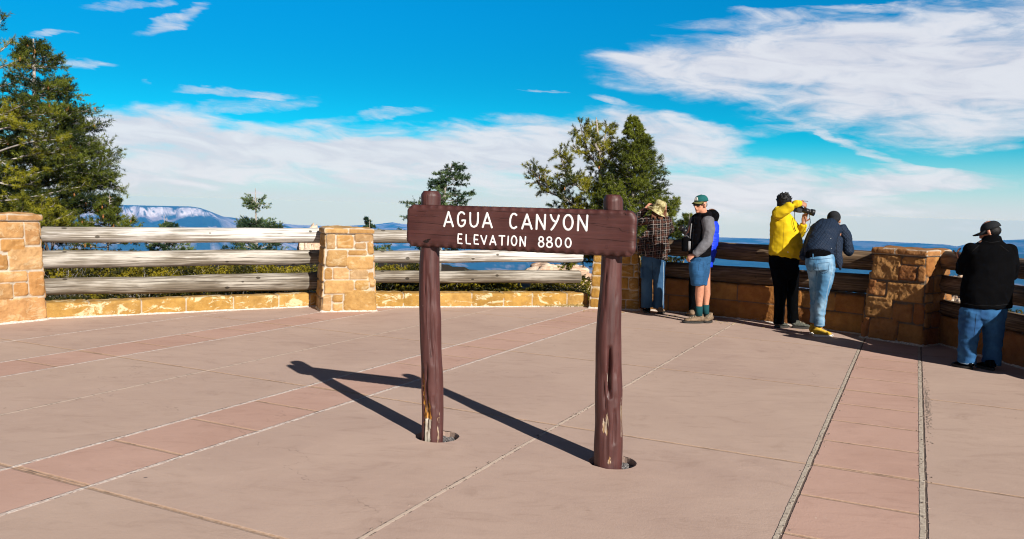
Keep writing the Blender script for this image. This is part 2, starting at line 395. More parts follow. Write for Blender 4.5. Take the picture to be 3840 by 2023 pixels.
# ================================================================== PLAZA with two post holes
PL = Vector((-.500, 5.335, 0)); PR = Vector((.620, 4.885, 0))      # post centres on the ground
HL = (Vector(G(1628, 1640)), .150); HR = (Vector(G(2296, 1742)), .156)
HL = (Vector((PL.x + .03, PL.y + .045, 0)), .150); HR = (Vector((PR.x + .035, PR.y + .04, 0)), .150)
outer = [(-9, -9), (-9, 3), (-6.75, 8.6), (-6.15, 10.05), (-2.6, 12.42), (1.3, 13.25), (2.25, 13.1), (3.6, 12.25), (4.95, 10.9), (5.45, 10.15), (5.62, 8.5), (5.8, 5), (7.5, -9)]
def in_poly(x, y, poly):
    c = False; n = len(poly)
    for i in range(n):
        x0, y0 = poly[i]; x1, y1 = poly[(i + 1) % n]
        if (y0 > y) != (y1 > y) and x < (x1 - x0) * (y - y0) / (y1 - y0) + x0: c = not c
    return c
pts = [Vector(p) for p in outer]; edges = [(i, (i + 1) % len(outer)) for i in range(len(outer))]
hole_rings = []
for (c, r) in (HL, HR):
    b = len(pts); K = 48; ring = []
    for k in range(K):
        th = 2 * math.pi * k / K; rr = r * (1 + .05 * mn.noise(Vector((math.cos(th) * 1.5, math.sin(th) * 1.5, c.x))) + .025 * mn.noise(Vector((math.cos(th) * 7, math.sin(th) * 7, c.x))))
        ring.append((c.x + rr * math.cos(th), c.y + rr * math.sin(th)))
    pts += [Vector(q) for q in ring]; edges += [(b + k, b + (k + 1) % K) for k in range(K)]; hole_rings.append(ring)
vs, es, fs, *_ = delaunay_2d_cdt(pts, edges, [], 0, 1e-5)
ff = []
for f in fs:
    cx = sum(vs[i].x for i in f) / len(f); cy = sum(vs[i].y for i in f) / len(f)
    if in_poly(cx, cy, outer) and all((Vector((cx, cy, 0)) - c).length > r * .97 for c, r in (HL, HR)): ff.append(tuple(f))
V3 = [(v.x, v.y, 0) for v in vs]
for ring in hole_rings:                                            # chamfered lip and wall of each hole
    b = len(V3); K = len(ring); cx = sum(q[0] for q in ring) / K; cy = sum(q[1] for q in ring) / K
    for (k, z) in ((1, 0), (.985, -.006), (.97, -.1)):
        V3 += [(cx + (q[0] - cx) * k, cy + (q[1] - cy) * k, z) for q in ring]
    for l in range(2):
        for k in range(K): ff.append((b + l * K + k, b + l * K + (k + 1) % K, b + (l + 1) * K + (k + 1) % K, b + (l + 1) * K + k))
tag(mesh_obj('plaza', V3, ff, M_plaza), kind='structure')
mb = MB()
for (c, r) in (HL, HR):
    vs2 = [(c.x, c.y, -.055)]; K = 24
    for k in range(K): vs2.append((c.x + r * math.cos(k * 2 * math.pi / K), c.y + r * math.sin(k * 2 * math.pi / K), -.06))
    mb.add(vs2, [(0, 1 + k, 1 + (k + 1) % K) for k in range(K)])
    for _ in range(700):
        a = random.random() * 6.28; q = r * math.sqrt(random.random()) * .97; s = random.uniform(.004, .010)
        mb.box((c.x + q * math.cos(a), c.y + q * math.sin(a), -.052 + random.random() * .012), (s, s * random.uniform(.5, 1), s * .7), Matrix.Rotation(random.random() * 6, 3, 'Z') @ Matrix.Rotation(random.random() * 2, 3, 'X'))
tag(mb.build('gravel', M_gravel), 'dark gravel filling the round holes at the feet of the sign posts', 'gravel', kind='stuff')

# ================================================================== SIGN
sign = thing('wooden_sign', 'dark brown wooden sign on two log posts, reading AGUA CANYON ELEVATION 8800', 'sign', (0.06, 5.11, 0))
def make_post(base, top, h, prof, seed, worn):
    nz_, na = 190, 56; vs = []; cols = []
    for i in range(nz_ + 1):
        z = -.09 + (h + .09) * i / nz_; t = max(0, z / h)
        c = base.lerp(top, t); c = Vector((c.x, c.y, z))
        c += Vector((.008 * math.sin(z * 4 + seed), .005 * math.sin(z * 3 + seed * 2), 0)) * min(1, z * 2 if z > 0 else 0)
        r = float(np.interp(t, prof[0], prof[1]))
        ch = h - z                                                 # chamfered, hand-cut top
        for j in range(na):
            th = 2 * math.pi * j / na; rr = r
            rr += .004 * mn.noise(Vector((math.cos(th) * 1.2, math.sin(th) * 1.2, z * 4 + seed)))
            rr += .0034 * mn.noise(Vector((math.cos(th) * 5, math.sin(th) * 5, z * 5 + seed)))
            for (kz, kt, ks, ka) in KN[seed]:                      # swellings round knots, and hollows
                dth = (th - kt + math.pi) % (2 * math.pi) - math.pi
                rr += ka * math.exp(-((z - kz) / ks) ** 2 - (dth / .55) ** 2)
            for (z0, z1, kt, wd, dp) in CK[seed]:                  # long drying checks
                if z0 < z < z1:
                    kk = kt + .16 * mn.noise(Vector((z * 5, seed, kt))); dth = (th - kk + math.pi) % (2 * math.pi) - math.pi
                    env = math.sin(math.pi * (z - z0) / (z1 - z0)) ** .5
                    rr -= dp * 1.35 * env * max(0, 1 - abs(dth) / wd)
            if ch < .03:
                fac = abs(math.cos(3 * th + seed)); rr = min(rr, r * (.70 + .06 * fac + (.30 - .06 * fac) * min(1, ch / (.022 + .008 * fac))))
            w = 0; rot = 0
            for (z0, z1, t0, wd, ro) in worn:
                dth = abs((th - t0 + math.pi) % (2 * math.pi) - math.pi)
                a = max(0, min(1, (wd - dth) / .30 + .35)) * max(0, min(1, (z - z0) / .05 + .5)) * max(0, min(1, (z1 - z) / .14 + .2))
                if a > w: w = a; rot = ro(z) if callable(ro) else ro
            rr -= .007 * w + (.012 * w * rot * (mn.noise(Vector((th * 8, z * 30, 3))) + .6))
            vs.append(c + Vector((math.cos(th) * rr, math.sin(th) * rr, 0))); cols.append((w, rot, 0))
    fs = []
    for i in range(nz_):
        for j in range(na): fs.append((i * na + j, i * na + (j + 1) % na, (i + 1) * na + (j + 1) % na, (i + 1) * na + j))
    b = len(vs); vs.append(Vector((top.x, top.y, h + .002))); cols.append((0, 0, 0))
    for j in range(na): fs.append((nz_ * na + j, nz_ * na + (j + 1) % na, b))
    o = mesh_obj('post', vs, fs, M_post, None, True, cols); adopt(o, sign); return o
# angles: camera side is -y = -pi/2
KN = {1: [(1.22, -1.2, .12, .004), (.86, -1.2, .05, .008), (.80, -.4, .07, .006), (.55, -2.3, .08, .004), (.42, -.6, .08, .005)],
      2: [(1.1, -1.9, .1, .004), (.80, -2.2, .12, .007), (.98, -.9, .1, .005), (.45, -.8, .1, .009), (.28, -1.2, .06, .007), (.36, -2.5, .1, .006)]}
CK = {1: [(.5, 1.1, -1.45, .12, .02), (.62, 1.0, -1.15, .08, .012), (.02, .7, -1.0, .06, .012), (.75, 1.2, -1.9, .07, .01), (.06, .52, -2.05, .16, .02), (.22, .3, -1.35, .12, .012)],
      2: [(.42, .74, -1.60, .22, .045), (.35, .58, -1.95, .12, .02), (.14, .36, -1.25, .13, .028), (.02, 1.2, -1.1, .05, .008), (.0, .3, -1.8, .07, .01), (.3, .62, -.75, .07, .012), (.9, 1.25, -2.1, .06, .008)]}
make_post(PL, Vector((-.552, 5.345, 0)), 1.641, ([0, .25, .5, .7, .85, 1], [.071, .0715, .069, .067, .0585, .066]), 1,
          [(-.1, .33, -2.05, .42, lambda z: 1 if z > .14 else 0), (-.1, .5, -2.45, .18, 1), (-.1, .2, -.85, .14, 0.4)])
make_post(PR, Vector((.585, 4.885, 0)), 1.641, ([0, .12, .3, .5, .65, .8, 1], [.086, .085, .080, .076, .066, .060, .058]), 2,
          [(.2, .38, -1.95, .22, .3), (.02, .09, -1.6, .25, .35), (.17, .46, -.45, .16, .1), (.4, .66, -1.78, .06, .0), (.13, .25, -1.35, .07, .2)])
# board: local frame a (along), z up, nrm towards camera side
A0 = Vector((-.702, 5.30, 0)); A1 = Vector((.716, 4.78, 0))
# board plane: passes in front of both posts
adir = (PR - PL).normalized(); nrm = Vector((adir.y, -adir.x, 0)).normalized()
if nrm.y > 0: nrm = -nrm
pl0 = PL + nrm * .098                                              # front face plane point
def on_board(px, py, off=0.0):
    r = ray(px, py); t = ((pl0 + nrm * off) - CAM).dot(nrm) / r.dot(nrm); return CAM + r * t
def bl(p):                                                         # world -> board coordinates (u, v)
    return ((p - pl0).dot(adir), p.z)
c4 = lambda x, y: (1500 + x / 2.8, 700 + y / 2.8)
corn = [bl(on_board(*c4(*q))) for q in ((57, 195), (57, 635), (2472, 240), (2472, 742))]
u0 = (corn[0][0] + corn[1][0]) / 2; u1 = (corn[2][0] + corn[3][0]) / 2; v1 = (corn[0][1] + corn[2][1]) / 2; v0 = (corn[1][1] + corn[3][1]) / 2
print('board', corn, u0, u1, v0, v1)
TH = .045; RC = .055
def outline(step=.004):
    L = []; w, h = u1 - u0, v1 - v0
    def arc(cx, cy, a0):
        for k in range(12): a = a0 + math.pi / 2 * k / 12; L.append((cx + RC * math.cos(a), cy + RC * math.sin(a), math.cos(a), math.sin(a)))
    def line(xa, ya, xb, yb, nx, ny):
        n = int(math.hypot(xb - xa, yb - ya) / step)
        for k in range(n): L.append((xa + (xb - xa) * k / n, ya + (yb - ya) * k / n, nx, ny))
    line(u0 + RC, v0, u1 - RC, v0, 0, -1); arc(u1 - RC, v0 + RC, -math.pi / 2)
    line(u1, v0 + RC, u1, v1 - RC, 1, 0); arc(u1 - RC, v1 - RC, 0)
    line(u1 - RC, v1, u0 + RC, v1, 0, 1); arc(u0 + RC, v1 - RC, math.pi / 2)
    line(u0, v1 - RC, u0, v0 + RC, -1, 0); arc(u0 + RC, v0 + RC, math.pi)
    return L
OL = outline(); vs = []; N = len(OL)
rings = [(0, -TH), (0, -TH * .55), (0, -.030), (.002, -.018), (.005, -.010), (.010, -.005), (.016, -.0018), (.024, -.0003), (.034, 0)]
for (ins, off) in rings:
    for (u, v, nu, nv) in OL:
        s = u if abs(nv) > .7 else v * .9; per = .0625; ph = ((s + .01) % per) / per * 2 - 1
        if abs(nv) > .7: cut = max(0, 1 - (ph + .25 * (1 if nv < 0 else -1)) ** 2 * 1.6) * (1 if nv < 0 else .75)
        elif nu > .7: cut = .55 * abs(math.sin(v * 38)) ** 2
        else: cut = .35 * abs(math.sin(v * 60)) ** 2
        cut *= 1 + .4 * mn.noise(Vector((u * 9, v * 9, 1)))
        fr = max(0, 1 - ins / .030)
        o2 = off - (.009 * cut * fr if off > -TH * .5 else 0); i2 = ins + ((.0042 if nv < -.5 else .0018) * cut if off > -TH * .6 else .0008 * cut)
        if off <= -.028: o2 = off
        p = pl0 + adir * (u - nu * i2) + nrm * o2
        vs.append(Vector((p.x, p.y, v - nv * i2)))
fs = []
for q in range(len(rings) - 1):
    for j in range(N): fs.append((q * N + j, q * N + (j + 1) % N, (q + 1) * N + (j + 1) % N, (q + 1) * N + j))
fs.append(tuple((len(rings) - 1) * N + j for j in range(N))); fs.append(tuple(range(N))[::-1])
board = bpy.data.objects.new('board', bpy.data.meshes.new('board')); COL.objects.link(board)
rotB = Matrix((adir, -nrm, Vector((0, 0, 1)))).transposed()        # local x along, y away from camera, z up
board.matrix_world = Matrix.Translation(Vector((pl0.x, pl0.y, 0))) @ rotB.to_4x4()
inv = board.matrix_world.inverted()
board.data.from_pydata([tuple(inv @ v) for v in vs], [], fs); board.data.materials.append(M_board)
bmx = board.matrix_world.copy(); board.parent = sign; board.matrix_parent_inverse = sign.matrix_world.inverted(); board.matrix_world = bmx
for i, p in enumerate(board.data.polygons): p.use_smooth = i < len(fs) - 2
# knots, checks and a deep knot hole on the board
def bpt(x, y, off): p = on_board(*c4(x, y), off=off); return inv @ p
for (x, y, r) in ((2183, 333, .0085), (2173, 635, .0095), (262, 280, .008), (268, 560, .008)):
    c = bpt(x, y, 0)
    mk = MB()
    for q in (1.0,):
        ps = [c + Vector((math.cos(a * .3927) * r * q, -.0004, math.sin(a * .3927) * r * q * .9)) for a in range(17)]
        mk.sweep(ps, [.0011] * 17, n=6, round_=False)
    o = mk.build('knot', M_board); o.parent = board
mk = MB()
hole = [(240, 575), (262, 562), (290, 552), (325, 548), (318, 562), (298, 570), (305, 582), (280, 594), (258, 588)]
mk.add([bpt(x, y, .0012) for x, y in hole], [tuple(range(len(hole)))])
M_crack = simple('dark_crack', (.012, .006, .005), .9, .2, 40, 0)
o = mk.build('knot_hole', M_crack); o.parent = board
for pth in ([(75, 300), (180, 312), (330, 310), (420, 325)], [(75, 372), (300, 385), (450, 400), (520, 398)], [(75, 487), (300, 500), (480, 515), (600, 520)],
            [(950, 255), (1150, 268), (1240, 268), (1350, 280)], [(1550, 285), (1700, 275), (1850, 292), (2100, 290)], [(2010, 400), (2180, 430), (2300, 437), (2330, 470), (2450, 490)],
            [(1900, 545), (2200, 560), (2440, 590)], [(1830, 375), (1990, 385), (2180, 402)], [(2330, 262), (2370, 280), (2375, 305)], [(700, 520), (900, 540), (1130, 560)], [(170, 262), (230, 262), (300, 268)]):
    ps = [bpt(x, y, .0003) for x, y in pth]; sm = []
    for a, b in zip(ps, ps[1:]):
        for k in range(6): q = a.lerp(b, k / 6); q.z += .0015 * mn.noise(q * 60); sm.append(q)
    sm.append(ps[-1]); nn = len(sm)
    mk = MB(); mk.sweep(sm, [.0003 + .0008 * math.sin(math.pi * k / (nn - 1)) for k in range(nn)], n=6, round_=False)
    o = mk.build('crack', M_crack); o.parent = board
# lettering: routed strokes filled with white paint
def ellp(cx, cy, rx, ry, a0=0, a1=360, n=22): return [(cx + rx * math.cos(R(a0 + (a1 - a0) * k / n)), cy + ry * math.sin(R(a0 + (a1 - a0) * k / n))) for k in range(n + 1)]
big = [[(508, 268), (462, 418)], [(508, 268), (555, 420)], [(486, 374), (538, 374)],
       [(674, 290), (660, 275), (640, 270), (620, 283), (608, 310), (605, 350), (609, 388), (622, 412), (642, 421), (664, 412), (679, 388), (684, 356), (664, 357), (650, 359)],
       [(736, 278), (735, 335), (737, 388), (750, 416), (776, 426), (801, 412), (814, 385), (818, 335), (818, 278)],
       [(914, 280), (867, 428)], [(914, 280), (963, 432)], [(892, 385), (943, 388)],
       [(1222, 302), (1205, 288), (1184, 288), (1167, 308), (1156, 345), (1154, 385), (1160, 415), (1176, 435), (1198, 441), (1221, 425)],
       [(1332, 295), (1280, 443)], [(1332, 295), (1381, 447)], [(1303, 397), (1362, 400)],
       [(1431, 448), (1437, 298)], [(1437, 298), (1515, 450)], [(1515, 450), (1523, 298)],
       [(1581, 300), (1592, 335), (1610, 362), (1636, 374)], [(1666, 305), (1655, 345), (1636, 385), (1605, 435), (1587, 455)],
       ellp(1764, 378, 47, 77), [(1866, 462), (1874, 306)], [(1874, 306), (1956, 464)], [(1956, 464), (1966, 305)]]
small = [[(648, 503), (612, 500)], [(612, 500), (606, 552), (608, 596), (650, 600)], [(608, 552), (643, 553)],
         [(694, 508), (692, 560), (696, 600), (738, 604)], [(818, 513), (782, 510)], [(782, 510), (777, 560), (780, 603), (822, 607)], [(779, 557), (813, 559)],
         [(848, 517), (882, 607)], [(882, 607), (908, 518)], [(974, 518), (942, 612)], [(974, 518), (1004, 614)], [(957, 584), (992, 586)],
         [(1040, 519), (1098, 521)], [(1070, 521), (1068, 616)], [(1136, 524), (1130, 615)], ellp(1196, 571, 27, 49), [(1258, 626), (1262, 528)], [(1262, 528), (1309, 627)], [(1309, 627), (1317, 529)],
         ellp(1480, 553, 21, 23), ellp(1481, 607, 27, 28), ellp(1566, 556, 23, 23), ellp(1568, 612, 29, 28), ellp(1662, 588, 29, 47), ellp(1764, 592, 29, 48)]
lt = MB()
for strokes, hw in ((big, 11.5), (small, 8.8)):
    for st in strokes:
        ps = [bpt(x, y, .0006 + random.random() * .0006) for x, y in st]
        if len(ps) == 2: ps = [ps[0].lerp(ps[1], k / 4) for k in range(5)]
        rr = hw / 2.8 / F * 5.02
        lt.sweep(ps, [(.0016, rr * (1 + .08 * mn.noise(p * 40))) for p in ps], side=(0, 1, 0), n=12, cap=rr * .8)
o = lt.build('lettering', M_white, None, True); o.parent = board

# ================================================================== STONEWORK
PALE = [(.42, .255, .09), (.45, .28, .115), (.40, .235, .08), (.44, .285, .14), (.42, .245, .09), (.47, .32, .17)]
PINK = [(.45, .255, .11), (.43, .23, .085), (.46, .27, .115), (.47, .295, .14), (.42, .23, .08), (.46, .27, .15)]
YEL = [(.40, .24, .062), (.42, .255, .075), (.38, .225, .055), (.41, .245, .066)]
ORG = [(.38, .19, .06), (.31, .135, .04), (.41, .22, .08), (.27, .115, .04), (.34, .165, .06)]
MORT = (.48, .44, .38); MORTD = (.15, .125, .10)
def scale3(c, k): return tuple(x * k for x in c)
def courses(w, h, rows, lo, hi, rnd, g=.012):
    """random coursed rubble on a face w x h -> list of rects (x0, y0, x1, y1)"""
    out = []; y = 0
    hs = [rnd.uniform(.85, 1.2) for _ in range(rows)]; k = h / sum(hs)
    for hh in hs:
        hh *= k; x = -rnd.random() * lo * .5
        while x < w:
            L = rnd.uniform(lo, hi)
            if x + L > w - lo * .45: L = w - x + .02
            if L < .22 and hh > .2 and rnd.random() < .3:
                out.append((x + g / 2, y + g / 2, x + L - g / 2, y + hh * .5 - g / 2)); out.append((x + g / 2, y + hh * .5 + g / 2, x + L - g / 2, y + hh - g / 2))
            else: out.append((x + g / 2, y + g / 2, x + L - g / 2, y + hh - g / 2))
            x += L
        y += hh
    return out
def rock(p, amp, seed):
    q = p * 5.5 + Vector((seed, seed * .7, 0)); a = 1 - abs(mn.noise(q)) * 2; b = mn.noise(q * .5 + Vector((9, 2, 4))); c = 1 - abs(mn.noise(q * 3.1)) * 2; d = mn.noise(q * 7)
    return amp * (.55 * a + .8 * b + .32 * c + .2 * d - .25)
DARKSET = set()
class Skin:
    """height field laid over a surface S(s, t) with outward normal; stones as raised rects, mortar between"""
    def __init__(self, surf, length, height, rects, cols, amp, relief=.014, step=.013, closed=False, wob=.012, seed=1, edge=None):
        ns = max(2, int(length / step)); nt = max(2, int(height / step))
        self.v = []; self.c = []; self.f = []
        for i in range(ns + (0 if closed else 1)):
            s = length * i / ns
            for j in range(nt + 1):
                t = height * j / nt
                p, n = surf(s, t)
                s2 = s + wob * mn.noise(p * 5 + Vector((seed, 0, 0))); t2 = t + wob * mn.noise(p * 5 + Vector((0, seed, 7)))
                best = -9; bi = -1
                for k, (x0, y0, x1, y1) in enumerate(rects):
                    if x0 - .02 < s2 < x1 + .02 and y0 - .02 < t2 < y1 + .02:
                        d = min(s2 - x0, x1 - s2, t2 - y0, y1 - t2)
                        if min(s2 - x0, x1 - s2) < .02 and min(t2 - y0, y1 - t2) < .02: d -= .006
                        if d > best: best = d; bi = k
                if bi >= 0 and best > 0:
                    e = min(1, best / .018); e = math.sqrt(1 - (1 - e) ** 2)
                    d = relief * e + rock(p, amp, seed + bi * 3.3) * e
                    col = cols[bi]
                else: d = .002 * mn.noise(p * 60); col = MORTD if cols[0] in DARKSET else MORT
                if edge: d += edge(s, t, p)
                self.v.append(p + n * d); self.c.append(col)
        m = nt + 1; tot = len(self.v)
        for i in range(ns):
            for j in range(nt):
                self.f.append((i * m + j, ((i + 1) * m + j) % tot, ((i + 1) * m + j + 1) % tot, i * m + j + 1))
        self.ns, self.nt = ns, nt
def pillar(label, c0, c1, depth, h, batter, rects_front, pal, amp, mat, seed, group, relief=.014, caph=.075, off=0.0, over=.028, lean=0):
    """c0, c1: front base corners left and right (seen from the plaza)"""
    c0 = Vector(c0); c1 = Vector(c1); w = (c1 - c0).length; a = (c1 - c0).normalized(); nrm_ = Vector((a.y, -a.x, 0))
    b = -nrm_; ctr = (c0 + c1) / 2 + b * depth / 2
    root = thing('stone_pillar', label, 'pillar', (ctr.x, ctr.y, 0), group)
    rnd = random.Random(seed); hb = h - caph
    rad = .02
    def ringpt(s, t, grow=0.0, hh=hb, z0=0):
        k = batter * (1 - (t + z0) / h)                            # wider at the foot
        W = w / 2 - batter + k + grow; D = depth / 2 - batter + k + grow
        sides = [(Vector((-W, -D)), Vector((W, -D)), (0, -1)), (Vector((W, -D)), Vector((W, D)), (1, 0)), (Vector((W, D)), Vector((-W, D)), (0, 1)), (Vector((-W, D)), Vector((-W, -D)), (-1, 0))]
        Ls = [w, depth, w, depth]; q = s
        for (pa, pb, nn), L in zip(sides, Ls):
            if q <= L + 1e-9:
                f = q / L; p = pa.lerp(pb, f)
                # round the corner normals
                e = .05; n2 = Vector(nn)
                tv = (pb - pa).normalized()
                if q < e: n2 = (n2 - tv * (1 - q / e)).normalized()
                if L - q < e: n2 = (n2 + tv * (1 - (L - q) / e)).normalized()
                break
            q -= L
        P3 = ctr + a * p.x + b * p.y + Vector((0, 0, t + z0)); N3 = (a * n2.x + b * n2.y).normalized()
        return P3, N3
    per = 2 * (w + depth)
    rects = [(x0, y0, x1, y1) for x0, y0, x1, y1 in rects_front]
    side_r = []
    for (st, L, sd) in ((w, depth, 1), (w + depth, w, 2), (2 * w + depth, depth, 3)):
        for (x0, y0, x1, y1) in courses(L, hb, 5, .16, .42, random.Random(seed + sd)):
            side_r.append((st + max(x0, 0.006), y0, st + min(x1, L - .006), y1))
    allr = rects + side_r
    if not rects: allr = [(max(x0, .004), y0, min(x1, w - .004), y1) for x0, y0, x1, y1 in courses(w, hb, 6, .16, .45, rnd)] + side_r
    cols = [rnd.choice(pal) for _ in allr]
    cols = [scale3(c, rnd.uniform(.84, 1.14)) for c in cols]
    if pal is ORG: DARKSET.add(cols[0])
    sk = Skin(lambda s, t: ringpt(s, t), per, hb, allr, cols, amp, relief, .0125, True, .012, seed)
    o = mesh_obj('stonework', sk.v, sk.f, mat, None, True, sk.c); adopt(o, root)
    # cap course: overhanging split slabs with a rough top
    capr = []; q = 0
    for L in (w, depth, w, depth):
        n = 2 if L > .55 else 1; cut = L * rnd.uniform(.42, .6)
        if n == 2: capr += [(q + .004, .004, q + cut - .006, caph - .001), (q + cut + .006, .004, q + L - .004, caph - .001)]
        else: capr += [(q + .004, .004, q + L - .004, caph - .001)]
        q += L
    ccol = [scale3(rnd.choice(pal), rnd.uniform(.85, 1.1)) for _ in capr]
    sk = Skin(lambda s, t: ringpt(s, t, over, caph, hb), per, caph, capr, ccol, amp * .8, .008, .0125, True, .004, seed + 5)
    V = list(sk.v); Fs = list(sk.f); C = list(sk.c); m = sk.nt + 1; n = sk.ns
    top0 = [i * m + sk.nt for i in range(n)]; prev = top0; cc = ctr + Vector((0, 0, h))
    for k, q in enumerate((.93, .8, .62, .42, .2)):
        cur = []
        for i in range(n):
            p = V[top0[i]].lerp(cc, 1 - q); p = Vector((p.x, p.y, h + .004 + .013 * (1 - q) + .032 * mn.noise(Vector((p.x * 5, p.y * 5, seed))) + .008 * mn.noise(Vector((p.x * 18, p.y * 18, seed)))))
            cur.append(len(V)); V.append(p); C.append(C[top0[i]] if C[top0[i]] not in (MORT, MORTD) else ccol[0])
        for i in range(n): Fs.append((prev[i], prev[(i + 1) % n], cur[(i + 1) % n], cur[i]))
        prev = cur
    Fs.append(tuple(prev))
    bot = [i * m for i in range(n)]; Fs.append(tuple(bot[::-1]))
    o = mesh_obj('capstone', V, Fs, mat, None, True, C); adopt(o, root)
    # thin mortar skirt where the pillar meets the paving
    mbs = MB(); vsn = []; K = int(per / .03)
    for i in range(K):
        for (g, z) in ((.0, .03), (.022, .018), (.04, -.002)):
            p, n_ = ringpt(per * i / K, 0); vsn.append(p + n_ * (g + .010 * mn.noise(p * 14)) + Vector((0, 0, z + .008 * mn.noise(p * 20))))
    fsn = []
    for i in range(K):
        for l in range(2): fsn.append((i * 3 + l, ((i + 1) % K) * 3 + l, ((i + 1) % K) * 3 + l + 1, i * 3 + l + 1))
    o = mesh_obj('mortar_skirt', vsn, [f[::-1] for f in fsn], M_mort, None, True); adopt(o, root)
    return root
M_mort = simple('lime_mortar', (.55, .5, .44), .95, .3, 50, .6, .006)
def rects_px(L, xl_t, xl_b, yt, yb, xr_t, xr_b, w, h):
    out = []
    for (x0, y0, x1, y1) in L:
        ym = (y0 + y1) / 2; f = (ym - yt) / (yb - yt); xl = xl_t + (xl_b - xl_t) * f; xr = xr_t + (xr_b - xr_t) * f
        out.append((max(.003, (x0 - xl) / (xr - xl) * w), max(.004, (yb - y1) / (yb - yt) * h), min(w - .003, (x1 - xl) / (xr - xl) * w), (yb - y0) / (yb - yt) * h))
    return out
def GD(x, y): return Vector(G(x * 3840 / 2576, y * 3840 / 2576))
# --- middle-left pillar
p2a, p2b = Vector((-2.665, 11.42, 0)), Vector((-1.955, 11.68, 0)); p2w = (p2b - p2a).length
R2 = rects_px([(390, 255, 495, 450), (512, 262, 712, 440), (728, 245, 950, 357), (728, 370, 872, 447), (887, 362, 965, 510), (650, 458, 880, 522), (385, 460, 640, 672), (642, 535, 972, 705),
               (365, 688, 450, 838), (460, 684, 656, 840), (666, 712, 900, 835), (908, 742, 978, 938), (355, 850, 725, 1020), (735, 845, 903, 968), (335, 1034, 442, 1245), (455, 1030, 585, 1130), (455, 1140, 585, 1248), (597, 975, 988, 1243)],
              388, 330, 250, 1250, 945, 995, p2w, 1.11)
GP = 'sandstone pillars standing between the fence sections'
pillar('pale sandstone pillar between two weathered log fence sections, left of the brown sign', p2a, p2b, .66, 1.185, .06, R2, PALE, .016, M_stone, 11, GP, relief=.019)
# --- far left pillar, cut by the picture edge
q1 = GD(117, 805); q0 = GD(0, 817); d1 = (q1 - q0).normalized(); p1a = q1 - d1 * .86
R1 = rects_px([(20, 250, 262, 405), (272, 250, 400, 470), (-170, 250, 8, 402), (70, 412, 272, 530), (-60, 418, 56, 548), (-170, 415, -70, 690), (140, 486, 433, 706), (-60, 556, 130, 692),
               (20, 716, 300, 815), (312, 724, 458, 958), (-170, 704, 8, 850), (182, 825, 306, 948), (-20, 828, 174, 968), (-170, 860, -30, 980), (30, 972, 462, 1192), (-170, 990, 20, 1192)],
              -165, -165, 242, 1200, 402, 470, .86, 1.225)
pillar('large sandstone pillar at the far left edge, cut off by the picture side', p1a, q1, .7, 1.30, .05, R1, PINK, .015, M_stone, 23, GP, relief=.018)
# --- corner pillar behind the right sign post
p4a, p4b = GD(1484, 777), GD(1603, 779); p4a.y = 12.74; p4b.y = 12.60
pillar('sandstone corner pillar mostly hidden behind the right post of the brown sign', p4a, p4b, .62, 1.13, .05, [], [(c[0] * .9, c[1] * .85, c[2] * .7) for c in YEL], .010, M_stone, 31, GP)
# --- near right pillar
p3a, p3b = GD(2167, 849), GD(2322, 872.5); p3w = (p3b - p3a).length
R3 = rects_px([(825, 245, 1125, 555), (1143, 258, 1390, 346), (1118, 362, 1305, 545), (1318, 362, 1392, 545), (780, 563, 866, 758), (855, 583, 972, 768), (984, 572, 1384, 803), (742, 778, 1062, 1034),
               (1066, 834, 1280, 1052), (1292, 812, 1398, 1052), (712, 1040, 790, 1310), (800, 1045, 1118, 1310), (1125, 1070, 1400, 1316)], 835, 706, 245, 1316, 1390, 1402, p3w, 1.085)
pillar('rough orange sandstone pillar on the right between quilted jacket man and man with phone', p3a, p3b, .72, 1.165, .075, R3, ORG, .022, M_stoned, 47, GP, relief=.02)
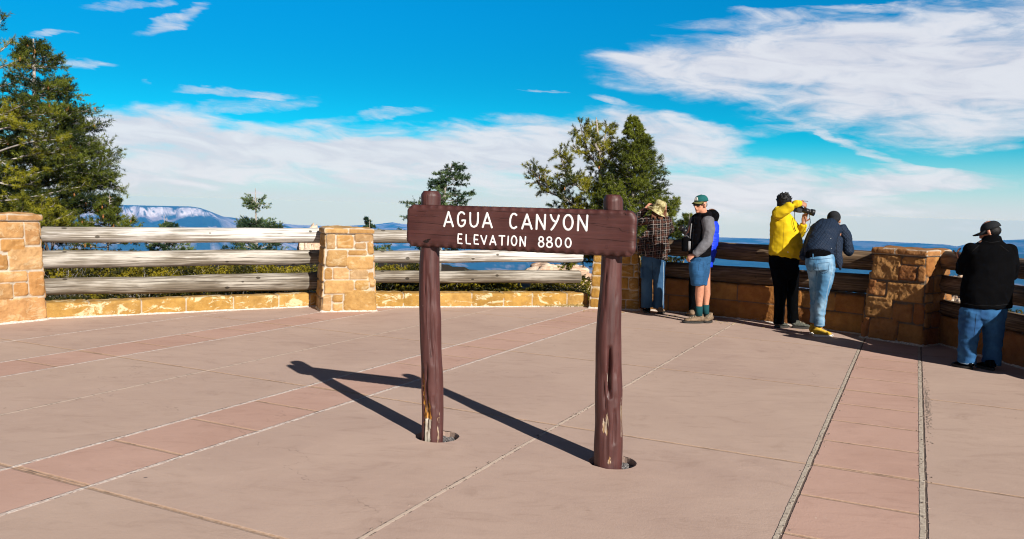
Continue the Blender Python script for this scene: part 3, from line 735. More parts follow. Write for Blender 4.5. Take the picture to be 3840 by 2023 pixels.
# --- low walls
def lowwall(label, path, h, thick, rowsdef, pal, mat, seed, amp=.008, lens=(.45, .75)):
    """path: front base line; profile = front face, top, back"""
    path = [Vector((p[0], p[1], 0)) for p in path]
    mid = path[len(path) // 2]; root = thing('low_stone_wall', label, 'wall', (mid.x, mid.y, 0), 'low sandstone walls under the log rails')
    cum = [0]
    for a, b in zip(path, path[1:]): cum.append(cum[-1] + (b - a).length)
    L = cum[-1]; rnd = random.Random(seed)
    def at(s):
        s = min(max(s, 0), L)
        for i in range(len(path) - 1):
            if s <= cum[i + 1] + 1e-9:
                f = (s - cum[i]) / (cum[i + 1] - cum[i]); p = path[i].lerp(path[i + 1], f); d = (path[i + 1] - path[i]).normalized(); break
        return p, d
    prof_len = h + thick + h * .8
    def surf(s, t):
        p, d = at(s); out = Vector((d.y, -d.x, 0)); r = .02
        if t < h - r: return p + Vector((0, 0, t)), out
        if t < h + r:
            f = (t - h + r) / (2 * r); th = f * math.pi / 2; return p - out * r * (1 - math.cos(th)) + Vector((0, 0, h - r + r * math.sin(th))), (out * math.cos(th) + Vector((0, 0, math.sin(th)))).normalized()
        if t < h + thick: return p - out * (t - h) + Vector((0, 0, h)), Vector((0, 0, 1))
        return p - out * thick + Vector((0, 0, h - (t - h - thick))), -out
    rects = []; y = 0
    for i, hh in enumerate(rowsdef):
        x = -rnd.uniform(0, .2) if i else 0; last = i == len(rowsdef) - 1
        while x < L:
            q = rnd.uniform(*lens); q = q if L - x - q > .2 else L - x + .01
            rects.append((max(x, 0) + .005, y + .004, min(x + q, L) - .005, prof_len if last else y + hh - .006)); x += q
        y += hh
    cols = [scale3(rnd.choice(pal), rnd.uniform(.86, 1.12)) for _ in rects]
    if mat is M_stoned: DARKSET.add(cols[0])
    wav = lambda s, t, p: (.012 * mn.noise(Vector((s * 2.2, seed, 0))) + .008 * mn.noise(Vector((s * 9, seed, 3)))) if h - .02 < t < h + thick else 0
    sk = Skin(surf, L, prof_len, rects, cols, amp, .012, .014, False, .006, seed, wav)
    o = mesh_obj('stonework', sk.v, sk.f, mat, None, True, sk.c); adopt(o, root)
    K = int(L / .03); vsn = []; fsn = []
    for i in range(K + 1):
        p, n_ = surf(L * i / K, 0)
        for (g, z) in ((-.02, .032), (.014, .018), (.034, -.002)): vsn.append(p + n_ * (g + .01 * mn.noise(p * 12)) + Vector((0, 0, z + .006 * mn.noise(p * 20))))
    for i in range(K):
        for l in range(2): fsn.append((i * 3 + l, i * 3 + l + 1, (i + 1) * 3 + l + 1, (i + 1) * 3 + l))
    o = mesh_obj('mortar_skirt', vsn, fsn, M_mort, None, True); adopt(o, root)
    return root
w1a, w1b = GD(119, 803), GD(806, 771)
w2a, w2b = GD(944, 774), GD(1478, 772)
w3 = [Vector((1.98, 12.80)), Vector((2.6, 12.48)), Vector((3.45, 11.88)), Vector((4.1, 11.27)), Vector((4.66, 10.67))]
w4 = [Vector((5.34, 10.12)), Vector((5.42, 8.8)), Vector((5.5, 7.4)), Vector((5.6, 5.0))]
lowwall('single course of whitewashed yellow sandstone blocks along the far left fence', [w1a - (w1b - w1a).normalized() * .05, w1b + (w1b - w1a).normalized() * .1], .185, .30, (.185,), YEL, M_stonew, 3)
lowwall('single course of yellow sandstone blocks behind the legs of the brown sign', [w2a - (w2b - w2a).normalized() * .1, w2b], .205, .30, (.205,), YEL, M_stonew, 4)
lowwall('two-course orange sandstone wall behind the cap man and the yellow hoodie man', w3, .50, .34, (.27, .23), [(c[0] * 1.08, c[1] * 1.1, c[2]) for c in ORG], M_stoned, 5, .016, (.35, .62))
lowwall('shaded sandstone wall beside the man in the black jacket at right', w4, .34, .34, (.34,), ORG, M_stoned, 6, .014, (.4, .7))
# ================================================================== LOG FENCES
def log(root, a, b, ra, rb, mat, seed, sag=.0, checks=((-1.1, .9, .01),), ends=.02):
    """peeled log from a to b, its own X axis along the grain"""
    a = Vector(a); b = Vector(b); L = (b - a).length; d = (b - a).normalized()
    n_, na = int(L / .02), 64; vs = []
    for i in range(n_ + 1):
        x = L * i / n_; f = i / n_; r = ra + (rb - ra) * f
        e = min(x, L - x); r *= 1 if e > ends else .88 + .12 * math.sqrt(max(0, e / ends))
        cy = .010 * mn.noise(Vector((x * 1.1, seed, 0))); cz = .010 * mn.noise(Vector((x * 1.1, seed, 5))) - sag * 4 * f * (1 - f)
        for j in range(na):
            th = 2 * math.pi * j / na
            rr = r + .006 * mn.noise(Vector((math.cos(th) * 1.3, math.sin(th) * 1.3, x * 1.6 + seed * 9))) + .0028 * mn.noise(Vector((math.cos(th) * 6, math.sin(th) * 6, x * 2.5 + seed)))
            for (ct, ln, dp) in checks:                            # ct: angle (0 = towards plaza side, + = up)
                kt = ct + .22 * mn.noise(Vector((x * .9, seed, ct))); dth = (th - kt + math.pi) % (2 * math.pi) - math.pi
                env = max(0, min(1, .5 + 1.8 * mn.noise(Vector((x * .8 + seed, ct, 1)))))
                rr -= dp * env * max(0, 1 - abs(dth) / .075)
            vs.append(Vector((x, cy - rr * math.cos(th), cz + rr * math.sin(th))))
    fs = []
    for i in range(n_):
        for j in range(na): fs.append((i * na + j, (i + 1) * na + j, (i + 1) * na + (j + 1) % na, i * na + (j + 1) % na))
    fs.append(tuple(range(na))); fs.append(tuple(n_ * na + j for j in range(na))[::-1])
    o = mesh_obj('rail', vs, [f[::-1] for f in fs], mat, None, True)
    for p in o.data.polygons[-2:]: p.use_smooth = False
    side = Vector((-d.y, d.x, 0)).normalized(); up = d.cross(side)
    o.matrix_world = Matrix.Translation(a) @ Matrix((d, side, up)).transposed().to_4x4()
    mw = o.matrix_world.copy(); o.parent = root; o.matrix_parent_inverse = root.matrix_world.inverted(); o.matrix_world = mw
    return o
def fence(label, mid, rails):
    root = thing('log_fence', label, 'fence', (mid.x, mid.y, 0), 'log rail fences around the viewpoint')
    for (a, b, ra, rb, mat, seed, checks) in rails: log(root, a, b, ra, rb, mat, seed, checks=checks)
    return root
def rp(p, back, d, z): q = Vector((p.x, p.y, 0)) + Vector((-d.y, d.x, 0)) * back; return Vector((q.x, q.y, z))
d1 = (w1b - w1a).normalized(); d2 = (w2b - w2a).normalized()
a, b = w1a - d1 * .1, w1b + d1 * .12
fence('three-rail weathered log fence between the far left pillar and the pale one', (a + b) / 2,
      [(rp(a, .16, d1, 1.045), rp(b, .16, d1, 1.05), .100, .108, M_logpale, 1, ((.25, 1, .016), (-.6, 1, .008), (.9, 1, .008))),
       (rp(a, .16, d1, .73), rp(b - d1 * .0, .16, d1, .73), .112, .104, M_log, 2, ((.5, 1, .012), (-.3, 1, .010), (.1, 1, .006))),
       (rp(a, .16, d1, .385), rp(b - d1 * .02, .16, d1, .365), .104, .135, M_logdark, 3, ((.4, 1, .010), (-.2, 1, .012), (.0, 1, .008), (.7, 1, .01)))])
a, b = w2a - d2 * .2, w2b + d2 * .05
fence('three-rail bleached log fence running behind the brown sign', (a + b) / 2,
      [(rp(a, .16, d2, 1.055), rp(b, .16, d2, 1.07), .100, .096, M_logpale, 4, ((.3, 1, .006), (-.7, 1, .008))),
       (rp(a, .16, d2, .745), rp(b - d2 * .12, .16, d2, .80), .092, .100, M_logpale, 5, ((-.25, 1, .018), (.5, 1, .006))),
       (rp(a, .16, d2, .445), rp(b - d2 * .14, .16, d2, .465), .090, .105, M_logdark, 6, ((.3, 1, .008), (-.4, 1, .010)))])
wA = Vector((1.9, 12.98, 0)); wB = Vector((3.5, 12.12, 0)); wC = Vector((4.85, 10.62, 0))
def shift(p, q, back): d = (q - p).normalized(); return Vector((-d.y, d.x, 0)) * back
s3 = shift(w3[1], w3[4], .13); A3, C3 = Vector((2.15, 13.05)), Vector((4.88, 10.66)); A3 = Vector((A3.x, A3.y, 0)); C3 = Vector((C3.x, C3.y, 0)) + Vector((.05, .05, 0))
fence('two-rail brown log fence the visitors lean on above the orange wall', (A3 + C3) / 2,
      [(A3 + Vector((0, 0, 1.0)), C3 + Vector((0, 0, .97)), .125, .130, M_logbrown, 7, ((.5, 1, .01), (-.2, 1, .012), (1.0, 1, .008))),
       (A3 + Vector((0, 0, .63)), C3 + Vector((0, 0, .668)), .125, .125, M_logbrown, 8, ((.4, 1, .012), (-.4, 1, .012)))])
A4 = Vector((5.40, 10.16, 0)); B4 = Vector((5.60, 7.2, 0)); d4 = (B4 - A4).normalized()
E4 = lambda z0, z1: (A4 + Vector((0, 0, z0)), B4 + Vector((0, 0, z1)))
rl = []
for (z0, z1, r, sd) in ((1.045, 1.04, .112, 9), (.745, .745, .112, 10), (.455, .46, .100, 12)):
    a, b = E4(z0, z1); rl.append((a, b, r, r * .95, M_logbrown, sd, ((.4, 1, .012), (-.3, 1, .012), (1.1, 1, .01))))
fence('three-rail dark log fence in shade behind the man in the black jacket', (A4 + B4) / 2, rl)
# ================================================================== PEOPLE
def cloth(name, col, rough=.85, var=.18, scale=60, bump=.35, bd=.002, stretch=(1, 1, 1), sheen=0):
    t = NT(name); c = t.vm('MULTIPLY', t.obj(), stretch); n = t.noise(c, scale, 4, .6); b = t.noise(t.obj(), 5, 4, .6)
    a = tuple(x * (1 - var) for x in col); l = tuple(min(1, x * (1 + var)) for x in col)
    cc = t.mix(t.m('ADD', t.m('MULTIPLY', t.ss(n, .3, .7), .5), t.m('MULTIPLY', t.ss(b, .3, .7), .5)), a, l)
    return t.out(cc, rough, t.bump(t.m('ADD', t.m('MULTIPLY', n, .3), b), bump, bd * 4), .2 if sum(col) > .1 else .03, 0, sheen)
def plaid_mat():
    t = NT('plaid_flannel'); X = t.xyz(t.obj()); wb = t.noise(t.obj(), 7, 3, .6)
    def st(s, per, off, w, so=.004):
        f = t.m('FLOORED_MODULO', t.m('ADD', t.m('ADD', s, t.m('MULTIPLY', wb, .05)), off), per); return t.ss(t.m('ABSOLUTE', t.m('SUBTRACT', f, per / 2)), w, w - so)
    U = t.m('ADD', t.m('MULTIPLY', X[0], 1.0), t.m('MULTIPLY', X[1], .35)); V = t.m('ADD', X[2], t.m('MULTIPLY', X[0], -.12))
    col = t.mix(t.m('MULTIPLY', t.m('ADD', st(U, .10, 0, .014), st(V, .10, 0, .014), clamp=True), .55), (.004, .0035, .0035), (.10, .04, .026))
    col = t.mix(t.m('MULTIPLY', t.m('ADD', st(U, .10, .03, .0032, .002), st(V, .10, .03, .0032, .002), clamp=True), .75), col, (.42, .36, .33))
    col = t.mix(t.m('MULTIPLY', t.m('ADD', st(U, .10, .07, .0022, .002), st(V, .10, .07, .0022, .002), clamp=True), .6), col, (.42, .36, .33))
    return t.out(col, .9, t.bump(wb, .3, .01), .2)
def quilt_mat():
    t = NT('navy_quilting'); X = t.xyz(t.obj()); n = t.noise(t.obj(), 9, 4, .6)
    a = t.m('ADD', X[2], X[0]); b = t.m('SUBTRACT', X[2], X[0]); per = .045
    d = None
    for s in (a, b):
        f = t.m('ABSOLUTE', t.m('SUBTRACT', t.m('FLOORED_MODULO', t.m('ADD', s, t.m('MULTIPLY', n, .02)), per), per / 2)); f = t.ss(f, .0, .012); d = f if d is None else t.m('MINIMUM', d, f)
    return t.out(t.mix(d, (.008, .016, .034), (.010, .021, .045)), .7, t.bump(t.m('ADD', t.m('MULTIPLY', d, .5), t.m('MULTIPLY', n, 1.4)), .6, .012), .2)
def denim(name, col, worn, ws=.5):
    t = NT(name); c = t.obj(); w = t.noise(t.vm('MULTIPLY', c, (1, 1, .6)), 5, 5, .6); wv = t.noise(t.vm('MULTIPLY', c, (60, 60, 200)), 3, 3)
    col = t.mix(t.m('MULTIPLY', t.ss(w, .4, .68), ws), col, worn); col = t.mix(t.m('MULTIPLY', wv, .4), col, tuple(x * .55 for x in col_(col)))
    return t.out(col, .85, t.bump(t.m('ADD', w, t.m('MULTIPLY', wv, .3)), .4, .01), .2)
def col_(c): return (.05, .08, .12)
def camo_mat():
    t = NT('camouflage_cotton'); c = t.obj(); n = t.noise(c, 13, 2, .5, .6); n2 = t.noise(t.vm('ADD', c, (3, 1, 5)), 16, 2, .5, .8)
    col = t.mix(t.ss(n, .5, .53), (.34, .30, .14), (.16, .13, .045)); col = t.mix(t.ss(n2, .57, .6), col, (.07, .045, .02)); col = t.mix(t.ss(n2, .40, .37), col, (.5, .45, .26))
    return t.out(col, .9, t.bump(n, .2, .005), .2)
M_skin = simple('skin', (.52, .24, .15), .5, .12, 30, .2, .003, .4)
M_skind = simple('skin_tanned', (.36, .17, .10), .5, .12, 30, .2, .003, .4)
M_plaid = plaid_mat(); M_quilt = quilt_mat(); M_camo = camo_mat()
M_seamd = simple('dark_seam', (.012, .03, .07), .9, .2, 60, 0); M_seaml = simple('pale_seam', (.34, .44, .52), .9, .2, 60, 0); M_seamy = simple('yellow_seam', (.34, .23, .004), .9, .2, 60, 0); M_seamk = simple('black_seam', (.0045, .0045, .005), .9, .2, 60, 0)
M_jean1 = denim('mid_blue_denim', (.022, .075, .165), (.07, .17, .31), .5); M_jean2 = denim('light_wash_denim', (.07, .21, .38), (.33, .52, .68), .8); M_jean3 = denim('blue_denim', (.012, .07, .20), (.045, .20, .44), .6)
M_black = cloth('black_cloth', (.003, .003, .0035), 1, .3); M_blacktr = cloth('black_jersey', (.002, .002, .0022), 1); M_vest = cloth('black_vest', (.005, .0045, .0055), .75)
M_grey = cloth('grey_fleece', (.13, .13, .145), .95, .3, 120, .6); M_yellow = cloth('yellow_fleece', (.62, .44, .008), .9, .08, 80, .3)
M_shorts = cloth('blue_shorts', (.02, .085, .20), .8, .35, 18, .4, .002, (1, 1, 14)); M_bluej = cloth('cobalt_jacket', (.012, .045, .75), .5, .12, 30)
M_teal = cloth('teal_cap', (.01, .10, .10)); M_olive = cloth('olive_brim', (.12, .12, .04)); M_sock = cloth('teal_socks', (.008, .06, .07), .9, .3, 200, .6, .002, (1, 1, 4))
M_boot = cloth('tan_boots', (.50, .32, .035), .8, .12, 40); M_hike = cloth('brown_hiking_shoe', (.20, .14, .09), .8, .4, 30, .6); M_sole = simple('dark_sole', (.03, .028, .025), .8, .3, 60)
M_solew = simple('white_sole', (.75, .73, .68), .6, .05, 60); M_trail = cloth('grey_trail_shoe', (.08, .085, .07), .7, .5, 40, .6); M_blk = simple('black_plastic', (.012, .012, .013), .4, .2, 80, .1, .002, .5)
M_glass = simple('dark_lens', (.004, .004, .005), .08, 0, 5, 0, .001, .6); M_hair = simple('black_hair', (.006, .005, .005), .6, .4, 90, .8, .006); M_hairb = simple('auburn_hair', (.12, .045, .02), .6, .5, 90, .8, .006)
M_cap = cloth('charcoal_cap', (.022, .024, .027)); M_strap = simple('grey_webbing', (.2, .2, .21), .7, .2, 80)
M_lace = simple('pale_trim', (.6, .52, .38), .7, .1, 50); M_screen = simple('phone_glass', (.02, .022, .025), .1, 0, 5, 0, .001, .6)
def kit(ox, oy, sc_):
    q = lambda cx, cy, Y: P(ox + cx / sc_, oy + cy / sc_, Y)
    r = lambda px, Y: px / sc_ / F * Y
    return q, r
def head(mb, c, face, s=1.0, up=(0, 0, 1), feat=True, mouth=True):
    f = Vector(face).normalized(); u = (Vector(up) - f * Vector(up).dot(f)).normalized(); x = f.cross(u).normalized()
    m = Matrix((x, f, u)).transposed(); c = Vector(c)
    E = lambda p, r: mb.ell(c + m @ (Vector(p) * s), tuple(a * s for a in r), m, 14, 10)
    E((0, -.012, .03), (.076, .094, .088)); E((0, .028, -.045), (.057, .060, .072)); E((0, .066, -.098), (.024, .022, .018))
    E((.078, -.005, -.012), (.012, .02, .033)); E((-.078, -.005, -.012), (.012, .02, .033))
    E((0, .078, .022), (.048, .015, .012)); E((0, .088, -.064), (.024, .012, .011)); E((.036, .062, -.02), (.02, .018, .018)); E((-.036, .062, -.02), (.02, .018, .018))
    mb.sweep([c + m @ (Vector((0, .084, .01)) * s), c + m @ (Vector((0, .102, -.02)) * s), c + m @ (Vector((0, .107, -.036)) * s)], [.009 * s, .013 * s, .016 * s], n=8)
    return m
def hand(mb, w, d, n, curl=.5, side=1, s=1.0):
    w = Vector(w); d = Vector(d).normalized(); n = Vector(n); n = (n - d * n.dot(d)).normalized(); sd = d.cross(n) * side
    mb.sweep([w - d * .02 * s, w + d * .03 * s, w + d * .085 * s], [(.026 * s, .019 * s), (.036 * s, .016 * s), (.040 * s, .013 * s)], side=sd, n=12)
    for i, L in enumerate((.070, .080, .074, .058)):
        p = w + d * .082 * s + sd * (.029 - .0195 * i) * s; ps = [p]
        for k in range(3):
            a = curl * (k + .6) * (1 + .1 * i); p = p + (d * math.cos(a) + n * math.sin(a)) * (L * (.42, .32, .26)[k] * s); ps.append(p)
        mb.sweep(ps, [.0092 * s, .0088 * s, .008 * s, .007 * s], n=8)
    p = w + d * .028 * s + sd * .034 * s; q = p + (d * .55 + sd * .75 + n * .3).normalized() * .036 * s; e = q + (d * .9 + sd * .15 + n * .45).normalized() * .032 * s
    mb.sweep([p, q, e], [.0125 * s, .0105 * s, .008 * s], n=8)
def shoe(person, heel, toe, w, hgt, mat, sole, name='shoe', lace=True, ankle=None, solez=.022):
    """heel and toe on the ground; uppers shaped over a separate sole"""
    h = Vector(heel); t = Vector(toe); h.z = t.z = 0; d = (t - h).normalized(); L = (t - h).length; sd = Vector((-d.y, d.x, 0))
    mb = MB(); z0 = solez
    mb.sweep([h + d * .035 + Vector((0, 0, z0 + hgt * .42)), h + d * L * .35 + Vector((0, 0, z0 + hgt * .40)), h + d * L * .62 + Vector((0, 0, z0 + hgt * .27)), h + d * (L - w * .62) + Vector((0, 0, z0 + hgt * .22))],
             [(w * .42, hgt * .42), (w * .43, hgt * .42), (w * .52, hgt * .28), (w * .48, hgt * .22)], side=sd, n=18, cap=w * .4)
    mb.sweep([h + d * .05 + Vector((0, 0, z0 + hgt * .4)), h + d * .06 + Vector((0, 0, z0 + hgt))], [(w * .42, .05), (w * .36, .045)], side=sd, n=16, cap=.004)
    o = remeshed(mb, name, mat, person, .006, 2, folds(.003, 30, 30, 30, 3, False))
    mb = MB(); K = 28; vs = []
    for z, g in ((0, .97), (.004, 1.0), (solez, .99), (solez + .006, .9)):
        for k in range(K):
            a = 2 * math.pi * k / K; x = math.cos(a); y = math.sin(a); f = (x + 1) / 2; ww = w * (.40 + .16 * math.sin(f * math.pi * .62)) * g
            lift = .012 * max(0, f - .8) / .2 * (1 if z < .01 else .6)
            vs.append(h + d * (L / 2 + L / 2 * x * g) + sd * (abs(y) ** .75 * (1 if y > 0 else -1)) * ww + Vector((0, 0, z + lift)))
    fs = [tuple(range(K))[::-1], tuple(3 * K + k for k in range(K))]
    for l in range(3):
        for k in range(K): fs.append((l * K + k, l * K + (k + 1) % K, (l + 1) * K + (k + 1) % K, (l + 1) * K + k))
    mb.add(vs, fs); so = mb.build('sole', sole, None); adopt(so, o) if False else None
    so.parent = o
    if lace:
        mb = MB()
        for k in range(4):
            c = h + d * L * (.42 + .07 * k) + Vector((0, 0, z0 + hgt * (.80 - .075 * k)))
            mb.sweep([c - sd * w * .26 - Vector((0, 0, .010)), c + Vector((0, 0, .004)), c + sd * w * .26 - Vector((0, 0, .010)) + d * .01], [.0028] * 3, n=6)
        la = mb.build('lace', M_lace if lace is True else lace, None, True); la.parent = o
    return o
def capmesh(person, c, face, s, mat, brimmat, name='cap', brim=.075, pitch=-.1, btn=True):
    f = Vector(face).normalized(); f = (f + Vector((0, 0, pitch))).normalized(); u = (Vector((0, 0, 1)) - f * f.z).normalized(); x = f.cross(u).normalized(); m = Matrix((x, f, u)).transposed(); c = Vector(c)
    mb = MB(); vs = []; K = 32; Lv = 9
    for l in range(Lv + 1):
        ph = (l / Lv) * math.pi / 2
        for k in range(K):
            th = 2 * math.pi * k / K; rr = math.cos(ph) ** .8
            seam = 1 - .012 * (abs(math.sin(th * 3)) < .12)
            vs.append(c + m @ Vector((.086 * s * rr * math.cos(th) * seam, .104 * s * rr * math.sin(th) * seam - .01 * s, (.088 * math.sin(ph) ** .9 + (.012 if l == 0 else 0) * 0) * s)))
    fs = []
    for l in range(Lv):
        for k in range(K): fs.append((l * K + k, l * K + (k + 1) % K, (l + 1) * K + (k + 1) % K, (l + 1) * K + k))
    fs.append(tuple(range(K))[::-1]); mb.add(vs, fs)
    if btn: mb.ell(c + m @ Vector((0, -.01 * s, .090 * s)), (.008, .008, .005), m, 8, 5)
    o = mb.build(name, mat, None, True); adopt(o, person)
    mb = MB(); K = 20; vs = []
    for (zz) in (.004, -.004):
        for k in range(K + 1):
            a = math.pi * k / K; cx = math.cos(a) * .078 * s
            vs.append(c + m @ Vector((cx, .088 * s * math.sin(a) * .55 + .03 * s, zz + .002)))
            ex = math.cos(a) * .072 * s; vs.append(c + m @ Vector((ex, .03 * s + (.07 * s + brim) * math.sin(a) ** .8, zz - .018 + .012 * (1 - abs(math.cos(a))) - .012 * math.cos(a) ** 2)))
    n2 = 2 * (K + 1); fs = []
    for k in range(K):
        a = 2 * k; fs.append((a, a + 1, a + 3, a + 2)); fs.append((n2 + a, n2 + a + 2, n2 + a + 3, n2 + a + 1)); fs.append((a + 1, n2 + a + 1, n2 + a + 3, a + 3)); fs.append((a, a + 2, n2 + a + 2, n2 + a))
    mb.add(vs, fs); b = mb.build('brim', brimmat, None, True); b.parent = o
    return o, m
def part(mb, name, mat, person, voxel=.008, smooth=4, wr=None): return remeshed(mb, name, mat, person, voxel, smooth, wr)

from mathutils.bvhtree import BVHTree
def stitch(o, q_, lines, name, mat, rad=.0022, Y=10, lift=.0):
    """seams and pocket edges laid on the surface of a garment"""
    bvh = BVHTree.FromPolygons([v.co for v in o.data.vertices], [tuple(p.vertices) for p in o.data.polygons])
    for ln in lines:
        dense = []
        for (x0, y0), (x1, y1) in zip(ln, ln[1:]):
            n = max(2, int(math.hypot(x1 - x0, y1 - y0) / 10)); dense += [(x0 + (x1 - x0) * k / n, y0 + (y1 - y0) * k / n) for k in range(n)]
        dense.append(ln[-1]); pp = []
        for x, y in dense:
            d = (q_(x, y, Y) - CAM).normalized(); h = bvh.ray_cast(CAM, d)
            if h[0] is not None: pp.append(h[0] + h[1] * lift)
        pp = [p for i, p in enumerate(pp) if i == 0 or (p - pp[i - 1]).length < .08]
        if len(pp) > 2:
            mb = MB(); mb.sweep(pp, [rad] * len(pp), n=6, round_=False); s_ = mb.build(name, mat, None, True); s_.parent = o
# ---------------------------------------------------------------- A: bucket hat, plaid shirt
q, r = kit(2350, 700, 2.467); Y = 12.36
pA = thing('person', 'person in camouflage bucket hat, plaid shirt and blue jeans with hands raised to the face', 'person', (2.17, Y, 0), 'visitors at the overlook')
b = MB(); head(b, q(318, 205, Y + .03), (-.35, 1, -.05), 1.0)
b.sweep([q(322, 300, Y), q(320, 240, Y)], [.052, .05]); b.sweep([q(245, 660, Y), q(290, 440, Y), q(300, 320, Y)], [(.13, .1), (.12, .085), (.13, .07)], side=(1, 0, 0))
for hx, kx in ((192, 190), (297, 300)): b.sweep([q(hx, 690, Y), q(kx, 900, Y), q(kx, 1130, Y)], [.075, .05, .04])
b.sweep([q(215, 315, Y), q(90, 330, Y + .16), q(170, 215, Y + .12)], [.045, .035, .028]); hand(b, q(176, 208, Y + .12), (.6, .1, .6), (.3, 0.6, -.2), .5, -1)
b.sweep([q(385, 320, Y), q(400, 400, Y + .2), q(330, 290, Y + .24)], [.045, .035, .028]); hand(b, q(330, 285, Y + .23), (-.6, .1, .6), (.3, .3, .4), .6, 1)
part(b, 'body', M_skin, pA, .0075, 3)
b = MB()
b.sweep([q(305, 300, Y), q(302, 330, Y), q(298, 400, Y), q(285, 520, Y), q(262, 600, Y), q(250, 655, Y)], [(r(70, Y), .09), (r(105, Y), .115), (r(104, Y), .125), (r(98, Y), .125), (r(122, Y), .135), (r(132, Y), .14)], side=(1, 0, 0), n=28, cap=.012)
b.sweep([q(222, 308, Y), q(140, 322, Y + .1), q(84, 335, Y + .17), ], [.068, .062, .056]); b.sweep([q(84, 335, Y + .17), q(120, 262, Y + .15), q(176, 212, Y + .12)], [.058, .052, .040], cap=.008)
b.sweep([q(380, 318, Y), q(404, 400, Y + .17), q(350, 310, Y + .22)], [.066, .06, .045])
b.sweep([q(190, 430, Y - .02), q(150, 500, Y - .04), q(112, 600, Y - .04)], [(.05, .04), (.045, .03), (.05, .02)], side=(1, 0, 0)); b.sweep([q(350, 470, Y - .05), q(372, 540, Y - .07), q(388, 598, Y - .07)], [(.04, .04), (.035, .03), (.028, .02)], side=(1, 0, 0))
b.sweep([q(290, 285, Y), q(350, 285, Y)], [.05, .05])
part(b, 'shirt', M_plaid, pA, .009, 3, folds(.013, 9, 9, 9, 1))
b = MB()
b.sweep([q(245, 640, Y), q(244, 700, Y)], [(r(100, Y), .13), (r(106, Y), .13)], side=(1, 0, 0), n=24)
b.sweep([q(195, 690, Y), q(186, 900, Y + .01), q(186, 1118, Y)], [(r(58, Y), .10), (r(50, Y), .08), (r(52, Y), .085)], side=(1, 0, 0), cap=.006); b.sweep([q(297, 690, Y), q(298, 900, Y + .01), q(296, 1125, Y)], [(r(60, Y), .10), (r(50, Y), .08), (r(50, Y), .085)], side=(1, 0, 0), cap=.006)
b.box(q(142, 800, Y - .01), (.02, .05, .075))
oj = part(b, 'jeans', M_jean1, pA, .009, 3, folds(.008, 12, 12, 6, 2))
stitch(oj, q, [[(150, 740), (150, 850)], [(130, 745), (165, 745)], [(238, 700), (240, 860)]], 'seam', M_seamd, .0026)
stitch(oj, q, [[(338, 700), (342, 850), (338, 1000), (334, 1110)]], 'seam', M_seaml, .0045)
b = MB(); m = Matrix.Rotation(R(-19), 3, 'Y') @ Matrix.Rotation(R(12), 3, 'X'); m = Matrix.Rotation(R(19), 3, 'Y') @ Matrix.Rotation(R(14), 3, 'X'); c = q(296, 205, Y); vs = []; K = 40
for (z, rr) in ((.135, .02), (.13, .06), (.115, .083), (.06, .097), (.0, .104), (-.02, .135), (-.042, .172), (-.047, .172), (-.026, .135), (-.01, .10)):
    for k in range(K): a = 2 * math.pi * k / K; wv = 1 + (.05 * math.sin(2 * a + 1) if rr > .12 else .02 * math.sin(3 * a)); vs.append(c + m @ Vector((rr * .97 * wv * math.cos(a), rr * 1.0 * wv * math.sin(a), z + (.016 * math.sin(2 * a + .6) if rr > .12 else 0))))
b.add(vs, [tuple(range(K))[::-1]] + [(l * K + k, (l + 1) * K + k, (l + 1) * K + (k + 1) % K, l * K + (k + 1) % K) for l in range(9) for k in range(K)])
o = b.build('hat', M_camo, None, True); adopt(o, pA)
b = MB()
for k in range(26): x = 236 + random.random() * 140; b.sweep([q(x, 225, Y - .07 + .05 * random.random()), q(x - 4, 262, Y - .09), q(x + random.uniform(-12, 8), 292 + random.uniform(-10, 16), Y - .10)], [.014, .014, .005], n=6)
part(b, 'hair', M_hairb, pA, .006, 1)
shoe(pA, q(200, 1160, Y - .06), q(170, 1135, Y + .18), .10, .075, M_black, M_sole, lace=False); shoe(pA, q(305, 1168, Y - .12), q(335, 1140, Y + .12), .10, .075, M_hike, M_sole)

# ---------------------------------------------------------------- B: teal cap, vest, shorts
Y = 11.35
pB = thing('person', 'man in teal cap, sunglasses, black vest over grey sleeves and blue shorts facing the camera', 'person', (2.62, Y, 0), 'visitors at the overlook')
face = Vector((-.78, -.62, -.04))
b = MB(); m = head(b, q(682, 168, Y - .03), face, 1.0)
b.sweep([q(715, 300, Y), q(700, 215, Y - .02)], [(.065, .06), (.058, .06)], side=(1, 0, 0)); b.sweep([q(690, 660, Y), q(695, 450, Y), q(705, 320, Y)], [(.13, .11), (.13, .11), (.12, .1)], side=(1, 0, 0))
b.sweep([q(745, 320, Y - .12), q(752, 500, Y - .18), q(632, 622, Y - .22)], [.048, .036, .027]); hand(b, q(622, 632, Y - .22), (-.7, .1, -.55), (.2, .5, -.6), .7, -1)
b.sweep([q(620, 330, Y + .12), q(560, 470, Y + .12), q(560, 560, Y + .0)], [.04, .034, .028])
b.sweep([q(683, 700, Y - .02), q(676, 850, Y - .03), q(678, 925, Y - .03), q(672, 1000, Y), q(671, 1060, Y), q(670, 1130, Y)], [.085, .068, .060, .062, .050, .040])
b.sweep([q(722, 700, Y + .12), q(730, 850, Y + .12), q(736, 925, Y + .12), q(738, 1000, Y + .14), q(735, 1050, Y + .14), q(733, 1120, Y + .14)], [.08, .066, .057, .056, .046, .038])
part(b, 'body', M_skin, pB, .007, 3)
b = MB()
b.sweep([q(700, 240, Y - .02), q(702, 262, Y - .01), q(702, 300, Y), q(692, 380, Y), q(682, 480, Y), q(676, 590, Y), q(674, 645, Y)], [(.078, .08), (.095, .09), (r(95, Y), .16), (r(104, Y), .18), (r(106, Y), .18), (r(104, Y), .165), (r(98, Y), .155)], side=(1, 0, 0), n=30, cap=.01)
